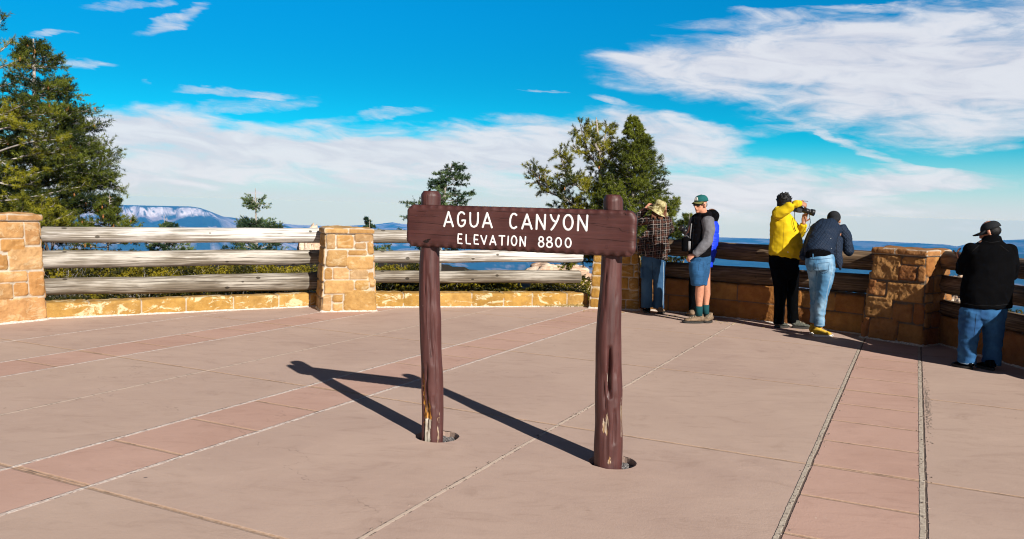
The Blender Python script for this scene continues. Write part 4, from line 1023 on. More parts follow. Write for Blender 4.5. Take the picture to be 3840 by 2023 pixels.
b.sweep([q(742, 292, Y - .10), q(752, 330, Y - .12)], [.075, .07]); b.sweep([q(745, 262, Y + .1), q(640, 290, Y + .14)], [.07, .06])
ov = part(b, 'vest', M_vest, pB, .008, 3, folds(.006, 7, 7, 16, 4))
stitch(ov, q, [[(632, 260), (622, 360), (612, 480), (602, 620)], [(580, 640), (640, 648), (690, 646)]], 'zip', M_seamk, .0028)
b = MB()
b.sweep([q(748, 312, Y - .15), q(762, 400, Y - .19), q(748, 505, Y - .21)], [.086, .080, .072], cap=.05); b.sweep([q(748, 505, Y - .21), q(690, 575, Y - .24), q(630, 632, Y - .22)], [.072, .064, .050], cap=.01)
b.sweep([q(626, 320, Y + .16), q(585, 440, Y + .14), q(575, 560, Y - .02)], [.07, .06, .05])
part(b, 'sleeves', M_grey, pB, .008, 2, folds(.009, 12, 12, 12, 5))
b = MB()
b.sweep([q(672, 635, Y), q(672, 700, Y + .02)], [(r(104, Y), .15), (r(106, Y), .16)], side=(1, 0, 0), n=26, cap=.01)
b.sweep([q(660, 700, Y - .05), q(656, 800, Y - .05), q(662, 908, Y - .04)], [(r(88, Y), .11), (r(74, Y), .11), (r(64, Y), .10)], side=(1, 0, 0), n=22, cap=.005); b.sweep([q(712, 700, Y + .10), q(708, 800, Y + .11), q(702, 905, Y + .12)], [(r(64, Y), .11), (r(56, Y), .11), (r(40, Y), .10)], side=(1, 0, 0), n=22, cap=.005)
os_ = part(b, 'shorts', M_shorts, pB, .008, 3, folds(.007, 10, 10, 7, 6))
stitch(os_, q, [[(604, 900), (650, 908), (710, 903)], [(690, 660), (668, 720), (664, 780)], [(712, 700), (716, 800), (712, 890)]], 'seam', M_seamd, .0022)
for (x, y0, y1, yy, rr) in ((670, 1108, 1195, 0, .050), (733, 1095, 1180, .14, .046)):
    b = MB(); b.sweep([q(x, y0, Y + yy), q(x, y1, Y + yy)], [rr, rr * .96], n=20, cap=.004); o = b.build('sock', M_sock, None, True); adopt(o, pB)
shoe(pB, q(712, 1258, Y + .02), q(514, 1262, Y - .02), .115, .105, M_hike, M_sole); shoe(pB, q(782, 1240, Y + .20), q(712, 1262, Y + .0), .115, .105, M_hike, M_sole)
cp_, mm = capmesh(pB, q(686, 138, Y - .03), (-.8, -.6, 0), 1.02, M_teal, M_olive, 'cap', .055, -.12)
b = MB(); cc = q(686, 138, Y - .03)
for k, (x, z, w_, h_) in enumerate(((0, .056, .016, .006), (-.01, .047, .006, .010), (.012, .047, .006, .008), (0, .036, .026, .0045), (0, .026, .030, .004))):
    fwd = math.sqrt(max(0, 1 - (x / .088) ** 2)) * .1 * (math.cos(math.asin(min(1, z / .092))) ** .8) ; b.box(cc + mm @ Vector((x, fwd - .002, z)), (w_, .004, h_), mm @ Matrix.Rotation(.5, 3, 'X'))
o = b.build('emblem', M_solew, None); o.parent = cp_
b = MB(); hc = q(682, 168, Y - .03)
for sx in (-1, 1): b.ell(hc + m @ Vector((sx * .032, .088, -.002)), (.031, .013, .021), m @ Matrix.Rotation(-.35 * sx, 3, 'Z'), 14, 8); b.sweep([hc + m @ Vector((sx * .062, .075, .004)), hc + m @ Vector((sx * .086, .01, .0))], [.004, .004], n=6)
o = b.build('sunglasses', M_glass, None, True); adopt(o, pB)
b = MB(); b.ell(hc + m @ Vector((0, -.03, .0)), (.079, .082, .055), m, 16, 10); o = b.build('hair', simple('grey_hair', (.22, .2, .19), .7, .3, 90, .8, .005), None, True); adopt(o, pB)
# bag hanging in front of him
bag = thing('camera_bag', 'small black camera bag hanging on a grey strap against the shorts of the cap man', 'bag', tuple(q(548, 600, Y - .03)))
b = MB(); c = q(549, 535, Y - .03); b.sweep([c + Vector((0, 0, -.085)), c + Vector((0, 0, .085))], [(.060, .05), (.062, .05)], side=(1, 0, 0), n=22, cap=.016); part(b, 'pouch', M_black, bag, .006, 2, folds(.003, 20, 20, 20, 8, False))
b = MB(); b.box(c + Vector((.036, -.052, -.02)), (.017, .004, .066)); b.sweep([c + Vector((.045, -.035, .08)), q(590, 430, Y - .14), q(600, 345, Y - .17)], [(.008, .003)] * 3, side=(1, 0, 0), n=8); b.sweep([c + Vector((-.045, 0, .09)), c + Vector((0, -.02, .125)), c + Vector((.04, -.02, .09))], [.005] * 3, n=8)
o = b.build('strap', M_strap, None, True); adopt(o, bag)

# ---------------------------------------------------------------- C: cobalt jacket behind the cap man
Y = 12.08
pC = thing('person', 'person in cobalt blue jacket and black hood, mostly hidden behind the cap man', 'person', (2.85, Y, 0), 'visitors at the overlook')
b = MB(); head(b, q(786, 278, Y + .1), (-.45, 1, -.5), .98)
b.sweep([q(775, 360, Y), q(783, 300, Y + .05)], [.055, .052]); b.sweep([q(690, 700, Y - .05), q(740, 500, Y), q(775, 360, Y)], [(.12, .09), (.12, .09), (.12, .08)], side=(1, 0, 0))
b.sweep([q(700, 360, Y + .1), q(610, 440, Y + .2), q(575, 425, Y + .05)], [.042, .034, .028]); hand(b, q(575, 425, Y + .05), (-.85, 0, .25), (0, -.3, 1), .8, 1)
for x0, x1, x2 in ((650, 622, 612), (715, 700, 690)): b.sweep([q(x0, 700, Y - .05), q(x1, 920, Y - .02), q(x2, 1140, Y)], [.08, .055, .042])
part(b, 'body', M_skind, pC, .008, 3)
b = MB()
b.sweep([q(762, 330, Y), q(762, 370, Y), q(768, 470, Y - .02), q(752, 600, Y - .04), q(722, 740, Y - .05)], [(r(75, Y), .12), (r(90, Y), .14), (r(84, Y), .15), (r(76, Y), .15), (r(66, Y), .14)], side=(1, 0, 0), n=26, cap=.012)
b.sweep([q(705, 365, Y + .1), q(612, 450, Y + .2), q(580, 432, Y + .06)], [.07, .058, .045], cap=.01)
part(b, 'jacket', M_bluej, pC, .009, 3, folds(.012, 6, 6, 22, 9))
b = MB(); b.ell(q(790, 276, Y + .08), (.105, .125, .105), Matrix.Rotation(.5, 3, 'Y')); b.sweep([q(768, 335, Y + .02), q(790, 300, Y + .05)], [.085, .09])
part(b, 'hood', M_black, pC, .008, 3, folds(.005, 12, 12, 12, 3))
b = MB(); b.sweep([q(690, 690, Y - .05), q(680, 740, Y - .05)], [(.15, .12)] * 2, side=(1, 0, 0))
for x0, x1, x2 in ((650, 618, 612), (715, 704, 694)): b.sweep([q(x0, 710, Y - .05), q(x1, 920, Y - .02), q(x2, 1150, Y)], [.095, .07, .06], cap=.005)
part(b, 'trousers', M_blacktr, pC, .009, 3, folds(.007, 12, 12, 8, 10))
shoe(pC, q(618, 1180, Y - .08), q(560, 1180, Y + .1), .10, .075, M_hike, M_sole); shoe(pC, q(700, 1180, Y - .05), q(690, 1160, Y + .2), .10, .075, M_hike, M_sole)
cmc = thing('camera', 'black camera with stubby lens held out to the left of the cap man', 'camera', tuple(q(540, 420, Y + .02)))
b = MB(); a0 = q(568, 440, Y + .04); a1 = q(500, 378, Y + .0); b.sweep([a0, a0.lerp(a1, .35), a0.lerp(a1, .36), a0.lerp(a1, .8), a0.lerp(a1, .81), a1], [.05, .05, .041, .041, .048, .048], n=20, cap=.004); o = b.build('lens', M_blk, None, True); adopt(o, cmc)
b = MB(); b.box(a0 + Vector((.02, .01, -.03)), (.045, .065, .045), Matrix.Rotation(.7, 3, 'Y')); b.box(a0 + Vector((.0, .01, .03)), (.02, .03, .02), Matrix.Rotation(.7, 3, 'Y')); o = b.build('camera_body', M_blk, None); adopt(o, cmc)

# ---------------------------------------------------------------- D: yellow hoodie with camera
q, r = kit(2800, 700, 2.262); Y = 11.12
pD = thing('person', 'man in bright yellow hoodie and black trousers shooting with a long lens camera', 'person', (3.84, Y, 0), 'visitors at the overlook')
b = MB(); m = head(b, q(328, 140, Y + .02), (.93, .36, -.04), 1.02); hD = q(328, 140, Y + .02)
b.sweep([q(300, 250, Y), q(318, 190, Y + .01)], [.062, .06]); b.sweep([q(310, 590, Y), q(320, 440, Y), q(295, 270, Y)], [(.15, .13), (.16, .14), (.12, .13)], side=(1, 0, 0))
b.sweep([q(255, 245, Y - .14), q(365, 172, Y - .24), q(452, 140, Y - .10)], [.05, .038, .028]); hand(b, q(452, 140, Y - .10), (.85, .15, -.25), (.1, .8, -.5), .75, 1)
b.sweep([q(350, 285, Y + .15), q(448, 405, Y + .16), q(482, 312, Y + .05)], [.05, .036, .028]); hand(b, q(483, 305, Y + .05), (.1, -.1, 1), (-.15, -.9, .2), .55, 1)
for x0, x1, x2, yy in ((276, 286, 270, -.02), (374, 387, 392, .055)): b.sweep([q(x0, 640, Y + yy), q(x1, 900, Y + yy), q(x2, 1150, Y + yy)], [.085, .05, .04])
part(b, 'body', M_skind, pD, .007, 3)
b = MB()
b.sweep([q(288, 215, Y), q(290, 245, Y), q(302, 310, Y), q(318, 390, Y), q(333, 460, Y), q(333, 530, Y), q(318, 585, Y - .0), q(314, 603, Y)], [(r(45, Y), .09), (r(76, Y), .15), (r(98, Y), .18), (r(115, Y), .18), (r(133, Y), .18), (r(140, Y), .18), (r(130, Y), .17), (r(120, Y), .155)], side=(1, 0, 0), n=32, cap=.012)
b.sweep([q(252, 240, Y - .14), q(310, 208, Y - .2), q(366, 170, Y - .24)], [.080, .074, .064], cap=.05); b.sweep([q(366, 170, Y - .24), q(415, 150, Y - .19), q(450, 139, Y - .11)], [.062, .052, .038], cap=.01)
b.sweep([q(352, 285, Y + .14), q(410, 350, Y + .16), q(452, 410, Y + .15)], [.07, .06, .052]); b.sweep([q(452, 408, Y + .15), q(468, 365, Y + .10), q(482, 325, Y + .06)], [.058, .055, .045], cap=.01)
b.sweep([q(255, 205, Y + .02), q(290, 200, Y + .1), q(262, 198, Y - .05)], [.045, .05, .045])
oh = part(b, 'hoodie', M_yellow, pD, .0075, 2, folds(.013, 7, 7, 9, 12))
stitch(oh, q, [[(318, 300), (314, 400), (310, 480), (304, 550)], [(190, 572), (260, 580), (340, 592), (420, 590)], [(418, 470), (436, 500), (434, 520)], [(255, 215), (240, 260), (262, 292), (300, 290)], [(452, 372), (500, 386)], [(445, 120), (452, 158)]], 'seam', M_seamy, .0026)
b = MB(); b.box(q(358, 552, Y - .165), (.022, .004, .012)); o = b.build('label_patch', M_solew, None); adopt(o, pD)
b = MB(); b.sweep([q(388, 270, Y - .16), q(400, 330, Y - .175), q(410, 365, Y - .175)], [.0035] * 3, n=6); b.sweep([q(404, 352, Y - .178), q(416, 378, Y - .178)], [.005] * 2, n=6); o = b.build('drawstring', M_black, None, True); adopt(o, pD)
b = MB(); b.ell(hD + m @ Vector((0, -.026, .038)), (.09, .105, .094), m, 18, 12); b.ell(hD + m @ Vector((0, -.055, -.02)), (.078, .06, .07), m)
for k in range(60):
    a = random.random() * 6.28; e = random.random() * 1.3; d = Vector((math.cos(a) * math.cos(e), math.sin(a) * math.cos(e), math.sin(e))); p = hD + m @ (Vector((0, -.03, .04)) + Vector((d.x * .088, d.y * .1, d.z * .092))); b.sweep([p, p + m @ (d * .018 + Vector((0, .01, .004)))], [.012, .004], n=6)
part(b, 'hair', M_hair, pD, .007, 1); b = MB(); b.ell(hD + m @ Vector((0, .05, -.085)), (.045, .045, .035), m); o = b.build('beard', M_hair, None, True); adopt(o, pD)
b = MB(); b.sweep([q(316, 585, Y), q(315, 640, Y), q(320, 700, Y)], [(r(124, Y), .16), (r(124, Y), .17), (r(116, Y), .16)], side=(1, 0, 0), n=28)
b.sweep([q(276, 690, Y - .03), q(288, 850, Y - .03), q(282, 1000, Y - .02), q(270, 1160, Y)], [(r(72, Y), .12), (r(56, Y), .095), (r(44, Y), .075), (r(44, Y), .07)], side=(1, 0, 0), n=22, cap=.005)
b.sweep([q(372, 690, Y + .06), q(386, 850, Y + .06), q(388, 1000, Y + .06), q(394, 1155, Y + .04)], [(r(70, Y), .12), (r(54, Y), .095), (r(44, Y), .075), (r(46, Y), .07)], side=(1, 0, 0), n=22, cap=.005)
part(b, 'trousers', M_blacktr, pD, .009, 3, folds(.006, 10, 10, 8, 13))
shoe(pD, q(236, 1182, Y + .0), q(360, 1172, Y + .06), .105, .085, M_trail, M_sole); shoe(pD, q(380, 1196, Y + .02), q(552, 1200, Y - .02), .11, .09, M_trail, M_sole)
cd = thing('camera', 'black camera with long lens raised by the man in the yellow hoodie', 'camera', tuple(q(440, 200, Y)))
b = MB(); ax = (q(570, 225, Y + .0) - q(440, 195, Y)).normalized(); rx = Matrix.Rotation(math.atan2(-ax.z, ax.x), 3, 'Y'); cb = q(434, 192, Y); b.box(cb, (.042, .068, .044), rx); b.box(cb + rx @ Vector((.0, 0, .052)), (.032, .028, .016), rx); b.sweep([cb + rx @ Vector((-.03, -.055, -.03)), cb + rx @ Vector((-.03, -.055, .03))], [.018, .018]); part(b, 'camera_body', M_blk, cd, .004, 2)
b = MB(); l0 = q(462, 198, Y); l1 = q(572, 224, Y); L_ = lambda f: l0.lerp(l1, f); b.sweep([L_(0), L_(.3), L_(.31), L_(.55), L_(.56), L_(.72), L_(.73), L_(1)], [.034, .034, .038, .038, .034, .034, .043, .046], n=24, cap=.003); o = b.build('lens', M_blk, None, True); adopt(o, cd)
b = MB()
for ps in ([(462, 122), (490, 124), (519, 126)], [(478, 140), (505, 180), (524, 225), (536, 262), (540, 305), (528, 350), (508, 384), (486, 392)], [(407, 215), (407, 265), (412, 330)]):
    pp = [q(x, y, Y - .03) for x, y in ps]; b.sweep(pp, [.0045] * len(pp), n=6)
o = b.build('strap', M_blk, None, True); adopt(o, cd)

# ---------------------------------------------------------------- E: quilted navy jacket, leaning
Y = 10.42
pE = thing('person', 'man in navy quilted jacket, light jeans and tan boots bending over the rail', 'person', (3.97, Y, 0), 'visitors at the overlook')
b = MB(); hE = q(738, 292, Y + .52); m = head(b, hE, (.35, .8, -.55), 1.0)
b.sweep([q(725, 360, Y + .4), q(733, 310, Y + .48)], [.058, .055]); b.sweep([q(620, 620, Y), q(650, 450, Y + .2), q(730, 350, Y + .38)], [(.15, .11), (.15, .1), (.15, .09)], side=(1, 0, 0))
b.sweep([q(815, 350, Y + .36), q(862, 545, Y + .26), q(878, 530, Y + .42)], [.045, .036, .028]); hand(b, q(880, 532, Y + .40), (.15, .2, .9), (-.6, .6, 0), .45, 1)
b.sweep([q(610, 350, Y + .36), q(490, 560, Y + .36), q(560, 560, Y + .52)], [.045, .036, .028])
b.sweep([q(668, 640, Y), q(645, 880, Y), q(618, 1190, Y)], [.085, .055, .04]); b.sweep([q(580, 640, Y + .06), q(578, 880, Y + .135), q(570, 1150, Y + .16)], [.07, .036, .03])
part(b, 'body', M_skind, pE, .008, 3)
b = MB()
b.sweep([q(612, 575, Y), q(612, 545, Y + .03), q(632, 470, Y + .14), q(655, 400, Y + .24), q(700, 345, Y + .34), q(728, 318, Y + .40)], [(r(118, Y), .14), (r(118, Y), .15), (r(118, Y), .16), (r(124, Y), .15), (r(108, Y), .12), (r(50, Y), .08)], side=(1, 0, 0), n=30, cap=.02)
b.sweep([q(590, 355, Y + .32), q(545, 450, Y + .34), q(492, 570, Y + .34)], [.075, .07, .062]); b.sweep([q(492, 570, Y + .34), q(570, 560, Y + .5)], [.06, .05])
b.sweep([q(795, 352, Y + .34), q(840, 430, Y + .3), q(866, 555, Y + .26)], [.082, .076, .062], cap=.04); b.sweep([q(866, 555, Y + .26), q(878, 535, Y + .4)], [.06, .05], cap=.01)
b.sweep([q(760, 450, Y + .16), q(768, 580, Y + .08), q(790, 650, Y + .05), q(794, 702, Y + .04)], [(.085, .06), (.06, .035), (.042, .02), (.010, .012)], side=(1, 0, 0)); b.sweep([q(480, 600, Y + .1), q(520, 520, Y + .16)], [(.05, .04), (.06, .05)], side=(1, 0, 0))
oq = part(b, 'jacket', M_quilt, pE, .008, 3, folds(.011, 7, 7, 9, 15))
M_snap = simple('silver_snap', (.5, .5, .5), .3, .1, 50, 0, metal=1)
for (x_, y_) in ((712, 440), (718, 525)):
    b = MB(); b.ell(q(x_, y_, Y - .0), (.006, .006, .006)); hb_ = BVHTree.FromPolygons([v.co for v in oq.data.vertices], [tuple(p.vertices) for p in oq.data.polygons]).ray_cast(CAM, (q(x_, y_, Y) - CAM).normalized())
    b = MB(); b.ell(hb_[0], (.006, .006, .006), None, 8, 6); o = b.build('snap', M_snap, None, True); o.parent = oq
stitch(oq, q, [[(790, 380), (770, 440), (760, 520), (762, 590)]], 'seam', M_seamk, .003)
b = MB(); b.sweep([q(615, 570, Y - .01), q(690, 590, Y - .02)], [.09, .06]); b.sweep([q(612, 565, Y), q(614, 590, Y)], [(r(112, Y), .125)] * 2, side=(1, 0, 0)); part(b, 'sweater', M_black, pE, .009, 3)
b = MB(); b.sweep([q(618, 590, Y), q(624, 640, Y), q(630, 700, Y)], [(r(112, Y), .13), (r(122, Y), .15), (r(114, Y), .14)], side=(1, 0, 0), n=28, cap=.01)
b.sweep([q(676, 680, Y - .02), q(664, 800, Y - .02), q(641, 900, Y - .02), q(626, 1010, Y), q(618, 1100, Y), q(618, 1182, Y)], [(r(72, Y), .11), (r(62, Y), .10), (r(51, Y), .085), (r(45, Y), .075), (r(41, Y), .07), (r(42, Y), .07)], side=(1, 0, 0), n=22, cap=.005)
b.sweep([q(576, 680, Y + .06), q(582, 800, Y + .1), q(576, 900, Y + .14), q(574, 1010, Y + .15), q(570, 1150, Y + .16)], [(r(64, Y), .11), (r(46, Y), .095), (r(36, Y), .08), (r(32, Y), .07), (r(30, Y), .06)], side=(1, 0, 0), n=20, cap=.005)
oj = part(b, 'jeans', M_jean2, pE, .0075, 2, folds(.010, 9, 9, 12, 16))
stitch(oj, q, [[(604, 652), (608, 720), (650, 742), (690, 722), (700, 645), (604, 652)], [(512, 650), (514, 700), (545, 722), (572, 700), (576, 652)], [(590, 615), (588, 680), (596, 760)], [(505, 612), (590, 622), (680, 612), (728, 606)]], 'pocket_seam', M_seamd, .0026)
stitch(oj, q, [[(722, 640), (724, 720), (700, 820), (682, 900), (664, 1000), (652, 1090), (648, 1170)]], 'seam', M_seaml, .0035)
stitch(oj, q, [[(582, 1175), (618, 1182), (652, 1176)]], 'hem', M_seaml, .003)
b = MB(); b.sweep([q(562, 575, Y - .135), q(562, 612, Y - .14)], [.007] * 2, n=6); o = b.build('belt_loop', M_jean2, None, True); adopt(o, pE)
shoe(pE, q(562, 1268, Y + .0), q(735, 1268, Y - .02), .105, .105, M_boot, M_solew, 'boot'); shoe(pE, q(545, 1240, Y + .14), q(600, 1215, Y + .30), .10, .105, M_boot, M_solew, 'boot')
b = MB(); b.ell(hE + m @ Vector((0, -.028, .036)), (.088, .105, .085), m, 20, 12); b.ell(hE + m @ Vector((0, -.06, -.01)), (.07, .05, .05), m); part(b, 'beanie', M_cap, pE, .006, 2)

# ---------------------------------------------------------------- F: black jacket, phone
q, r = kit(3200, 800, 2.0875); Y = 8.48
pF = thing('person', 'man in charcoal cap, black jacket and blue jeans seen from behind looking at a phone', 'person', (4.93, Y, 0), 'visitors at the overlook')
b = MB(); hF = q(1066, 142, Y + .05); m = head(b, hF, (-.72, .62, -.38), .92)
b.sweep([q(1085, 235, Y), q(1075, 175, Y + .03)], [.058, .055]); b.sweep([q(1035, 740, Y), q(1060, 450, Y), q(1080, 260, Y)], [(.17, .12), (.17, .12), (.15, .09)], side=(1, 0, 0))
b.sweep([q(925, 290, Y), q(850, 435, Y + .12), q(848, 372, Y + .24)], [.045, .036, .028]); hand(b, q(846, 376, Y + .22), (-.35, .15, .75), (.2, -.3, .6), .5, 1)
b.sweep([q(1220, 290, Y), q(1235, 470, Y + .05), q(1080, 420, Y + .28)], [.045, .036, .028]); hand(b, q(1080, 420, Y + .28), (-1, 0, .2), (0, .3, .8), .5, 1)
b.sweep([q(930, 760, Y), q(905, 930, Y), q(892, 1170, Y)], [.09, .06, .042]); b.sweep([q(1095, 760, Y), q(1092, 930, Y), q(1080, 1180, Y)], [.09, .06, .042])
part(b, 'body', M_skin, pF, .007, 3)
b = MB()
b.sweep([q(1085, 190, Y + .01), q(1085, 215, Y), q(1080, 265, Y), q(1075, 330, Y), q(1066, 450, Y), q(1045, 600, Y), q(1040, 735, Y)], [(.085, .075), (.095, .085), (r(160, Y), .12), (r(188, Y), .15), (r(186, Y), .165), (r(196, Y), .17), (r(188, Y), .17)], side=(1, 0, 0), n=32, cap=.012)
b.sweep([q(925, 292, Y), q(885, 370, Y + .06), q(848, 438, Y + .12)], [.082, .076, .062]); b.sweep([q(848, 438, Y + .12), q(842, 400, Y + .2)], [.062, .045], cap=.01)
b.sweep([q(1215, 300, Y), q(1240, 400, Y), q(1236, 480, Y + .04)], [.082, .076, .066]); b.sweep([q(1236, 480, Y + .04), q(1120, 440, Y + .24)], [.064, .05])
ojf = part(b, 'jacket', M_black, pF, .008, 3, folds(.012, 6, 6, 7, 19))
stitch(ojf, q, [[(1000, 215), (1080, 232), (1150, 218)], [(930, 300), (985, 250)], [(1150, 250), (1215, 300)], [(862, 705), (950, 722), (1100, 728), (1218, 712)]], 'seam', M_seamk, .003)
b = MB(); b.sweep([q(1030, 700, Y), q(1022, 770, Y)], [(r(172, Y), .15)] * 2, side=(1, 0, 0), n=28)
b.sweep([q(930, 770, Y), q(914, 870, Y + .0), q(902, 960, Y), q(890, 1060, Y), q(888, 1170, Y)], [(r(86, Y), .13), (r(78, Y), .115), (r(68, Y), .10), (r(60, Y), .095), (r(62, Y), .10)], side=(1, 0, 0), n=22, cap=.005)
b.sweep([q(1100, 770, Y), q(1096, 870, Y), q(1094, 960, Y), q(1092, 1060, Y), q(1078, 1185, Y - .02)], [(r(86, Y), .13), (r(78, Y), .115), (r(68, Y), .10), (r(60, Y), .095), (r(64, Y), .10)], side=(1, 0, 0), n=22, cap=.005)
oj = part(b, 'jeans', M_jean3, pF, .0075, 2, folds(.014, 8, 8, 11, 20))
stitch(oj, q, [[(842, 1172), (888, 1182), (938, 1176)], [(1030, 1186), (1078, 1196), (1130, 1188)]], 'hem', M_seaml, .003)
stitch(oj, q, [[(962, 790), (954, 880), (944, 960)]], 'seam', M_seamd, .003)
shoe(pF, q(935, 1212, Y - .10), q(775, 1165, Y + .12), .11, .075, M_black, M_sole, lace=False); shoe(pF, q(1100, 1228, Y - .14), q(965, 1178, Y + .1), .11, .075, M_black, M_sole, lace=False)
capmesh(pF, q(1070, 128, Y + .045), (-.78, .5, 0), .95, M_cap, M_cap, 'cap', .075, -.42)
b = MB(); b.ell(hF + m @ Vector((0, -.03, -.012)), (.078, .078, .062), m, 18, 12); o = b.build('hair', M_hair, None, True); adopt(o, pF)
ph = thing('mobile_phone', 'dark smartphone in the left hand of the man in the black jacket', 'phone', tuple(q(818, 342, Y + .22)))
b = MB(); pr = Matrix.Rotation(R(25), 3, 'Z') @ Matrix.Rotation(R(28), 3, 'Y') @ Matrix.Rotation(R(-62), 3, 'X'); pc = q(816, 340, Y + .24); b.box(pc, (.037, .004, .075), Matrix.Rotation(R(28), 3, 'Y') @ Matrix.Rotation(R(60), 3, 'Z') @ Matrix.Rotation(R(-60), 3, 'X')); o = b.build('case', M_blk, None); adopt(o, ph)
# ================================================================== LAND
def D(x, y): return (x * 3840 / 2576, y * 3840 / 2576)             # overview pixels -> source pixels
def slope_at(x, y): r_ = ray(*D(x, y)); return math.degrees(math.atan2(r_.x, r_.y)), r_.z / math.hypot(r_.x, r_.y)
SKY = [slope_at(*p) for p in ((-200, 514), (150, 514), (290, 516), (480, 520), (505, 524), (530, 533), (560, 545), (600, 550), (640, 555), (700, 562), (750, 567), (850, 570), (940, 566), (985, 560), (1020, 565), (1100, 571), (1300, 580), (1600, 592), (1880, 600), (2100, 605.5), (2185, 607), (2380, 616), (2408, 621), (2440, 613), (2500, 606), (2576, 603), (2800, 600))]
MID = [slope_at(*p) for p in ((1500, 640), (2100, 650), (2300, 640), (2382, 624), (2423, 630), (2480, 634), (2559, 639), (2800, 640))]
saz = [a for a, _ in SKY]; ssl = [b for _, b in SKY]; maz = [a for a, _ in MID]; msl = [b for _, b in MID]
CB = slope_at(400, 545)[1]; CT = slope_at(400, 521)[1]
def fb(x, y, s, o=5, seed=0): return mn.fractal(Vector((x / s, y / s, seed)), .6, 2.1, o)
AZL = slope_at(560, 540)[0]
def land(az, r):
    a = math.radians(az); x = r * math.sin(a); y = r * math.cos(a)
    rim = float(np.interp(az, [-60, -40, -12, 0, 6, 14, 40, 60], [40, 34, 30, 22, 18, 15.5, 18, 40])) + 1.5 * mn.noise(Vector((az * .3, 0, 0)))
    if abs(az) > 60: rim = 60 + 4 * (abs(az) - 60)
    near = -.14 - .012 * max(0, r - 12) + (.05 * fb(x, y, 3, 3) if r > 15 else 0)
    forest, tan, pale = (.028, .05, .03), (.34, .25, .2), (.66, .57, .53)
    if r < rim: return near, (.045, .034, .02)  # near soil colour darkened to stand for shade among the shrubs
    FL = -255
    z = near - (r - rim) * .62 * (1 + .25 * fb(x, y, 120, 4, 3)) * min(1, (r - rim) / 6 + .3)
    fl = FL + 16 * fb(x, y, 700, 6, 1) + 5 * fb(x, y, 130, 4, 8)
    col = (.26, .17, .11) if fb(x, y, 25, 3) > .0 else (.05, .06, .02)
    # pink hoodoo fins below the rim
    if 200 < r < 620 and -9 < az < 34:
        top = 1.55 + r * (np.interp(az, [-9, -2, 1, 6, 9, 25, 28, 34], [-.10, -.075, -.068, -.072, -.10, -.11, -.085, -.09]))
        rg = math.exp(-((r - 380) / 90) ** 2) ; hz = top - 10 + 9 * fb(x, y, 26, 5, 5) - (1 - rg) * 160
        if hz > z: z = hz; col = (.62, .36, .25) if fb(x, y, 14, 3) > -.15 else (.74, .58, .47)
    if z < fl:
        z = fl; n = fb(x, y, 260, 6, 4) + .5 * fb(x, y, 60, 4, 6); k = max(0, min(1, (n - .12) * 4)); k *= .85
        col = tuple(f * (1 - k) + t_ * k for f, t_ in zip(forest, tan))
    if r > 3400 and az > 3:                                        # nearer blue ridge on the right
        s = float(np.interp(az, maz, msl)); tz = 1.55 + 4300 * s
        k = max(0, 1 - abs(r - 4300) / 500) ** .7; zz = FL + (tz - FL) * k + 6 * fb(x, y, 200, 5, 2)
        if k > 0 and zz > z: z = zz; col = tuple(c * (1 + .5 * fb(x, y, 90, 4)) for c in forest)
    RM = float(np.interp(az, [-20, -12], [.72, 1])); q5 = r / RM
    if q5 > 5000:
        s = float(np.interp(az, saz, ssl)); wl = max(0, min(1, (AZL + .9 - az) / 1.8)); wl = wl * wl * (3 - 2 * wl)
        k = (q5 - 5000) / 1400; k = max(0, min(1, k)); tz = 1.55 + 6400 * RM * s
        n = fb(x, y, 420, 6, 7)
        zb, cb = z, col
        if wl > 0:
            edge = 5880 + 260 * (abs(mn.noise(Vector((az * .9, 3, 1)))) * 2 - .3) + 50 * mn.noise(Vector((az * 4.2, 0, 2)))
            base = 1.55 + 5900 * RM * CB * (1 - .1 * max(0, (az + 24) / 4)) + 6 * mn.noise(Vector((az * 1.7, 4, 4)))
            if q5 < edge: z2 = FL + (base - FL) * max(0, (q5 - 5000) / (edge - 5000)) ** .8 + 9 * n; kk = max(0, min(1, (fb(x, y, 170, 5, 9) - .1) * 4)); col = tuple(f * (1 - kk) + t_ * kk for f, t_ in zip(forest, (.42, .33, .3))); 
            else:
                topz = 1.55 + r * min(CT, s - .0008); q_ = min(1, (q5 - edge) / 90); z2 = base + (topz - base) * q_ ** .8 + 5 * mn.noise(Vector((x / 30, y / 30, 0))) * (1 - q_) * 2
                wq = .35 + .75 * abs(math.sin(az * 2.1 + 1.4 * mn.noise(Vector((az * .6, 0, 9))))) ** .6
                col = pale if q_ < wq and fb(x, y, 22, 3) < .45 else (.035, .055, .04)
                if q5 > edge + 110: z2 = topz + (1.55 + r * s - topz) * min(1, (q5 - edge - 110) / 300) ; col = (.035, .055, .04)
            zl, cl_ = max(z, z2), col
        if wl < 1:
            z2 = FL + (tz - FL) * k ** .75 + (14 * n + 6 * fb(x, y, 90, 4, 3)) * (1 - k); kk = max(0, min(1, (fb(x, y, 230, 5, 9) + .05 + (.25 if k > .8 else 0)) * 3))
            if az > 5: kk *= .45
            zr, cr_ = max(z, z2), tuple(f * (1 - kk) + t_ * kk for f, t_ in zip(forest, (.45, .36, .33)))
        if wl >= 1: z, col = zl, cl_
        elif wl <= 0: z, col = zr, cr_
        else: z = zl * wl + zr * (1 - wl); col = tuple(a_ * wl + b_ * (1 - wl) for a_, b_ in zip(cl_, cr_))
        if q5 > 6450: z -= (q5 - 6450) * .12
    return z, col
azs = list(np.arange(-38.5, 38.5, .13)) + list(np.arange(38.5, 321.5, 4.0)); NA = len(azs)
rs = [0.3, 5, 9, 11, 12.5, 13.5]
while rs[-1] < 40: rs.append(rs[-1] * 1.05)
while rs[-1] < 3900: rs.append(rs[-1] * 1.03)
while rs[-1] < 4700: rs.append(rs[-1] + 15)
while rs[-1] < 6450: rs.append(rs[-1] + 26)
V = []; C = []
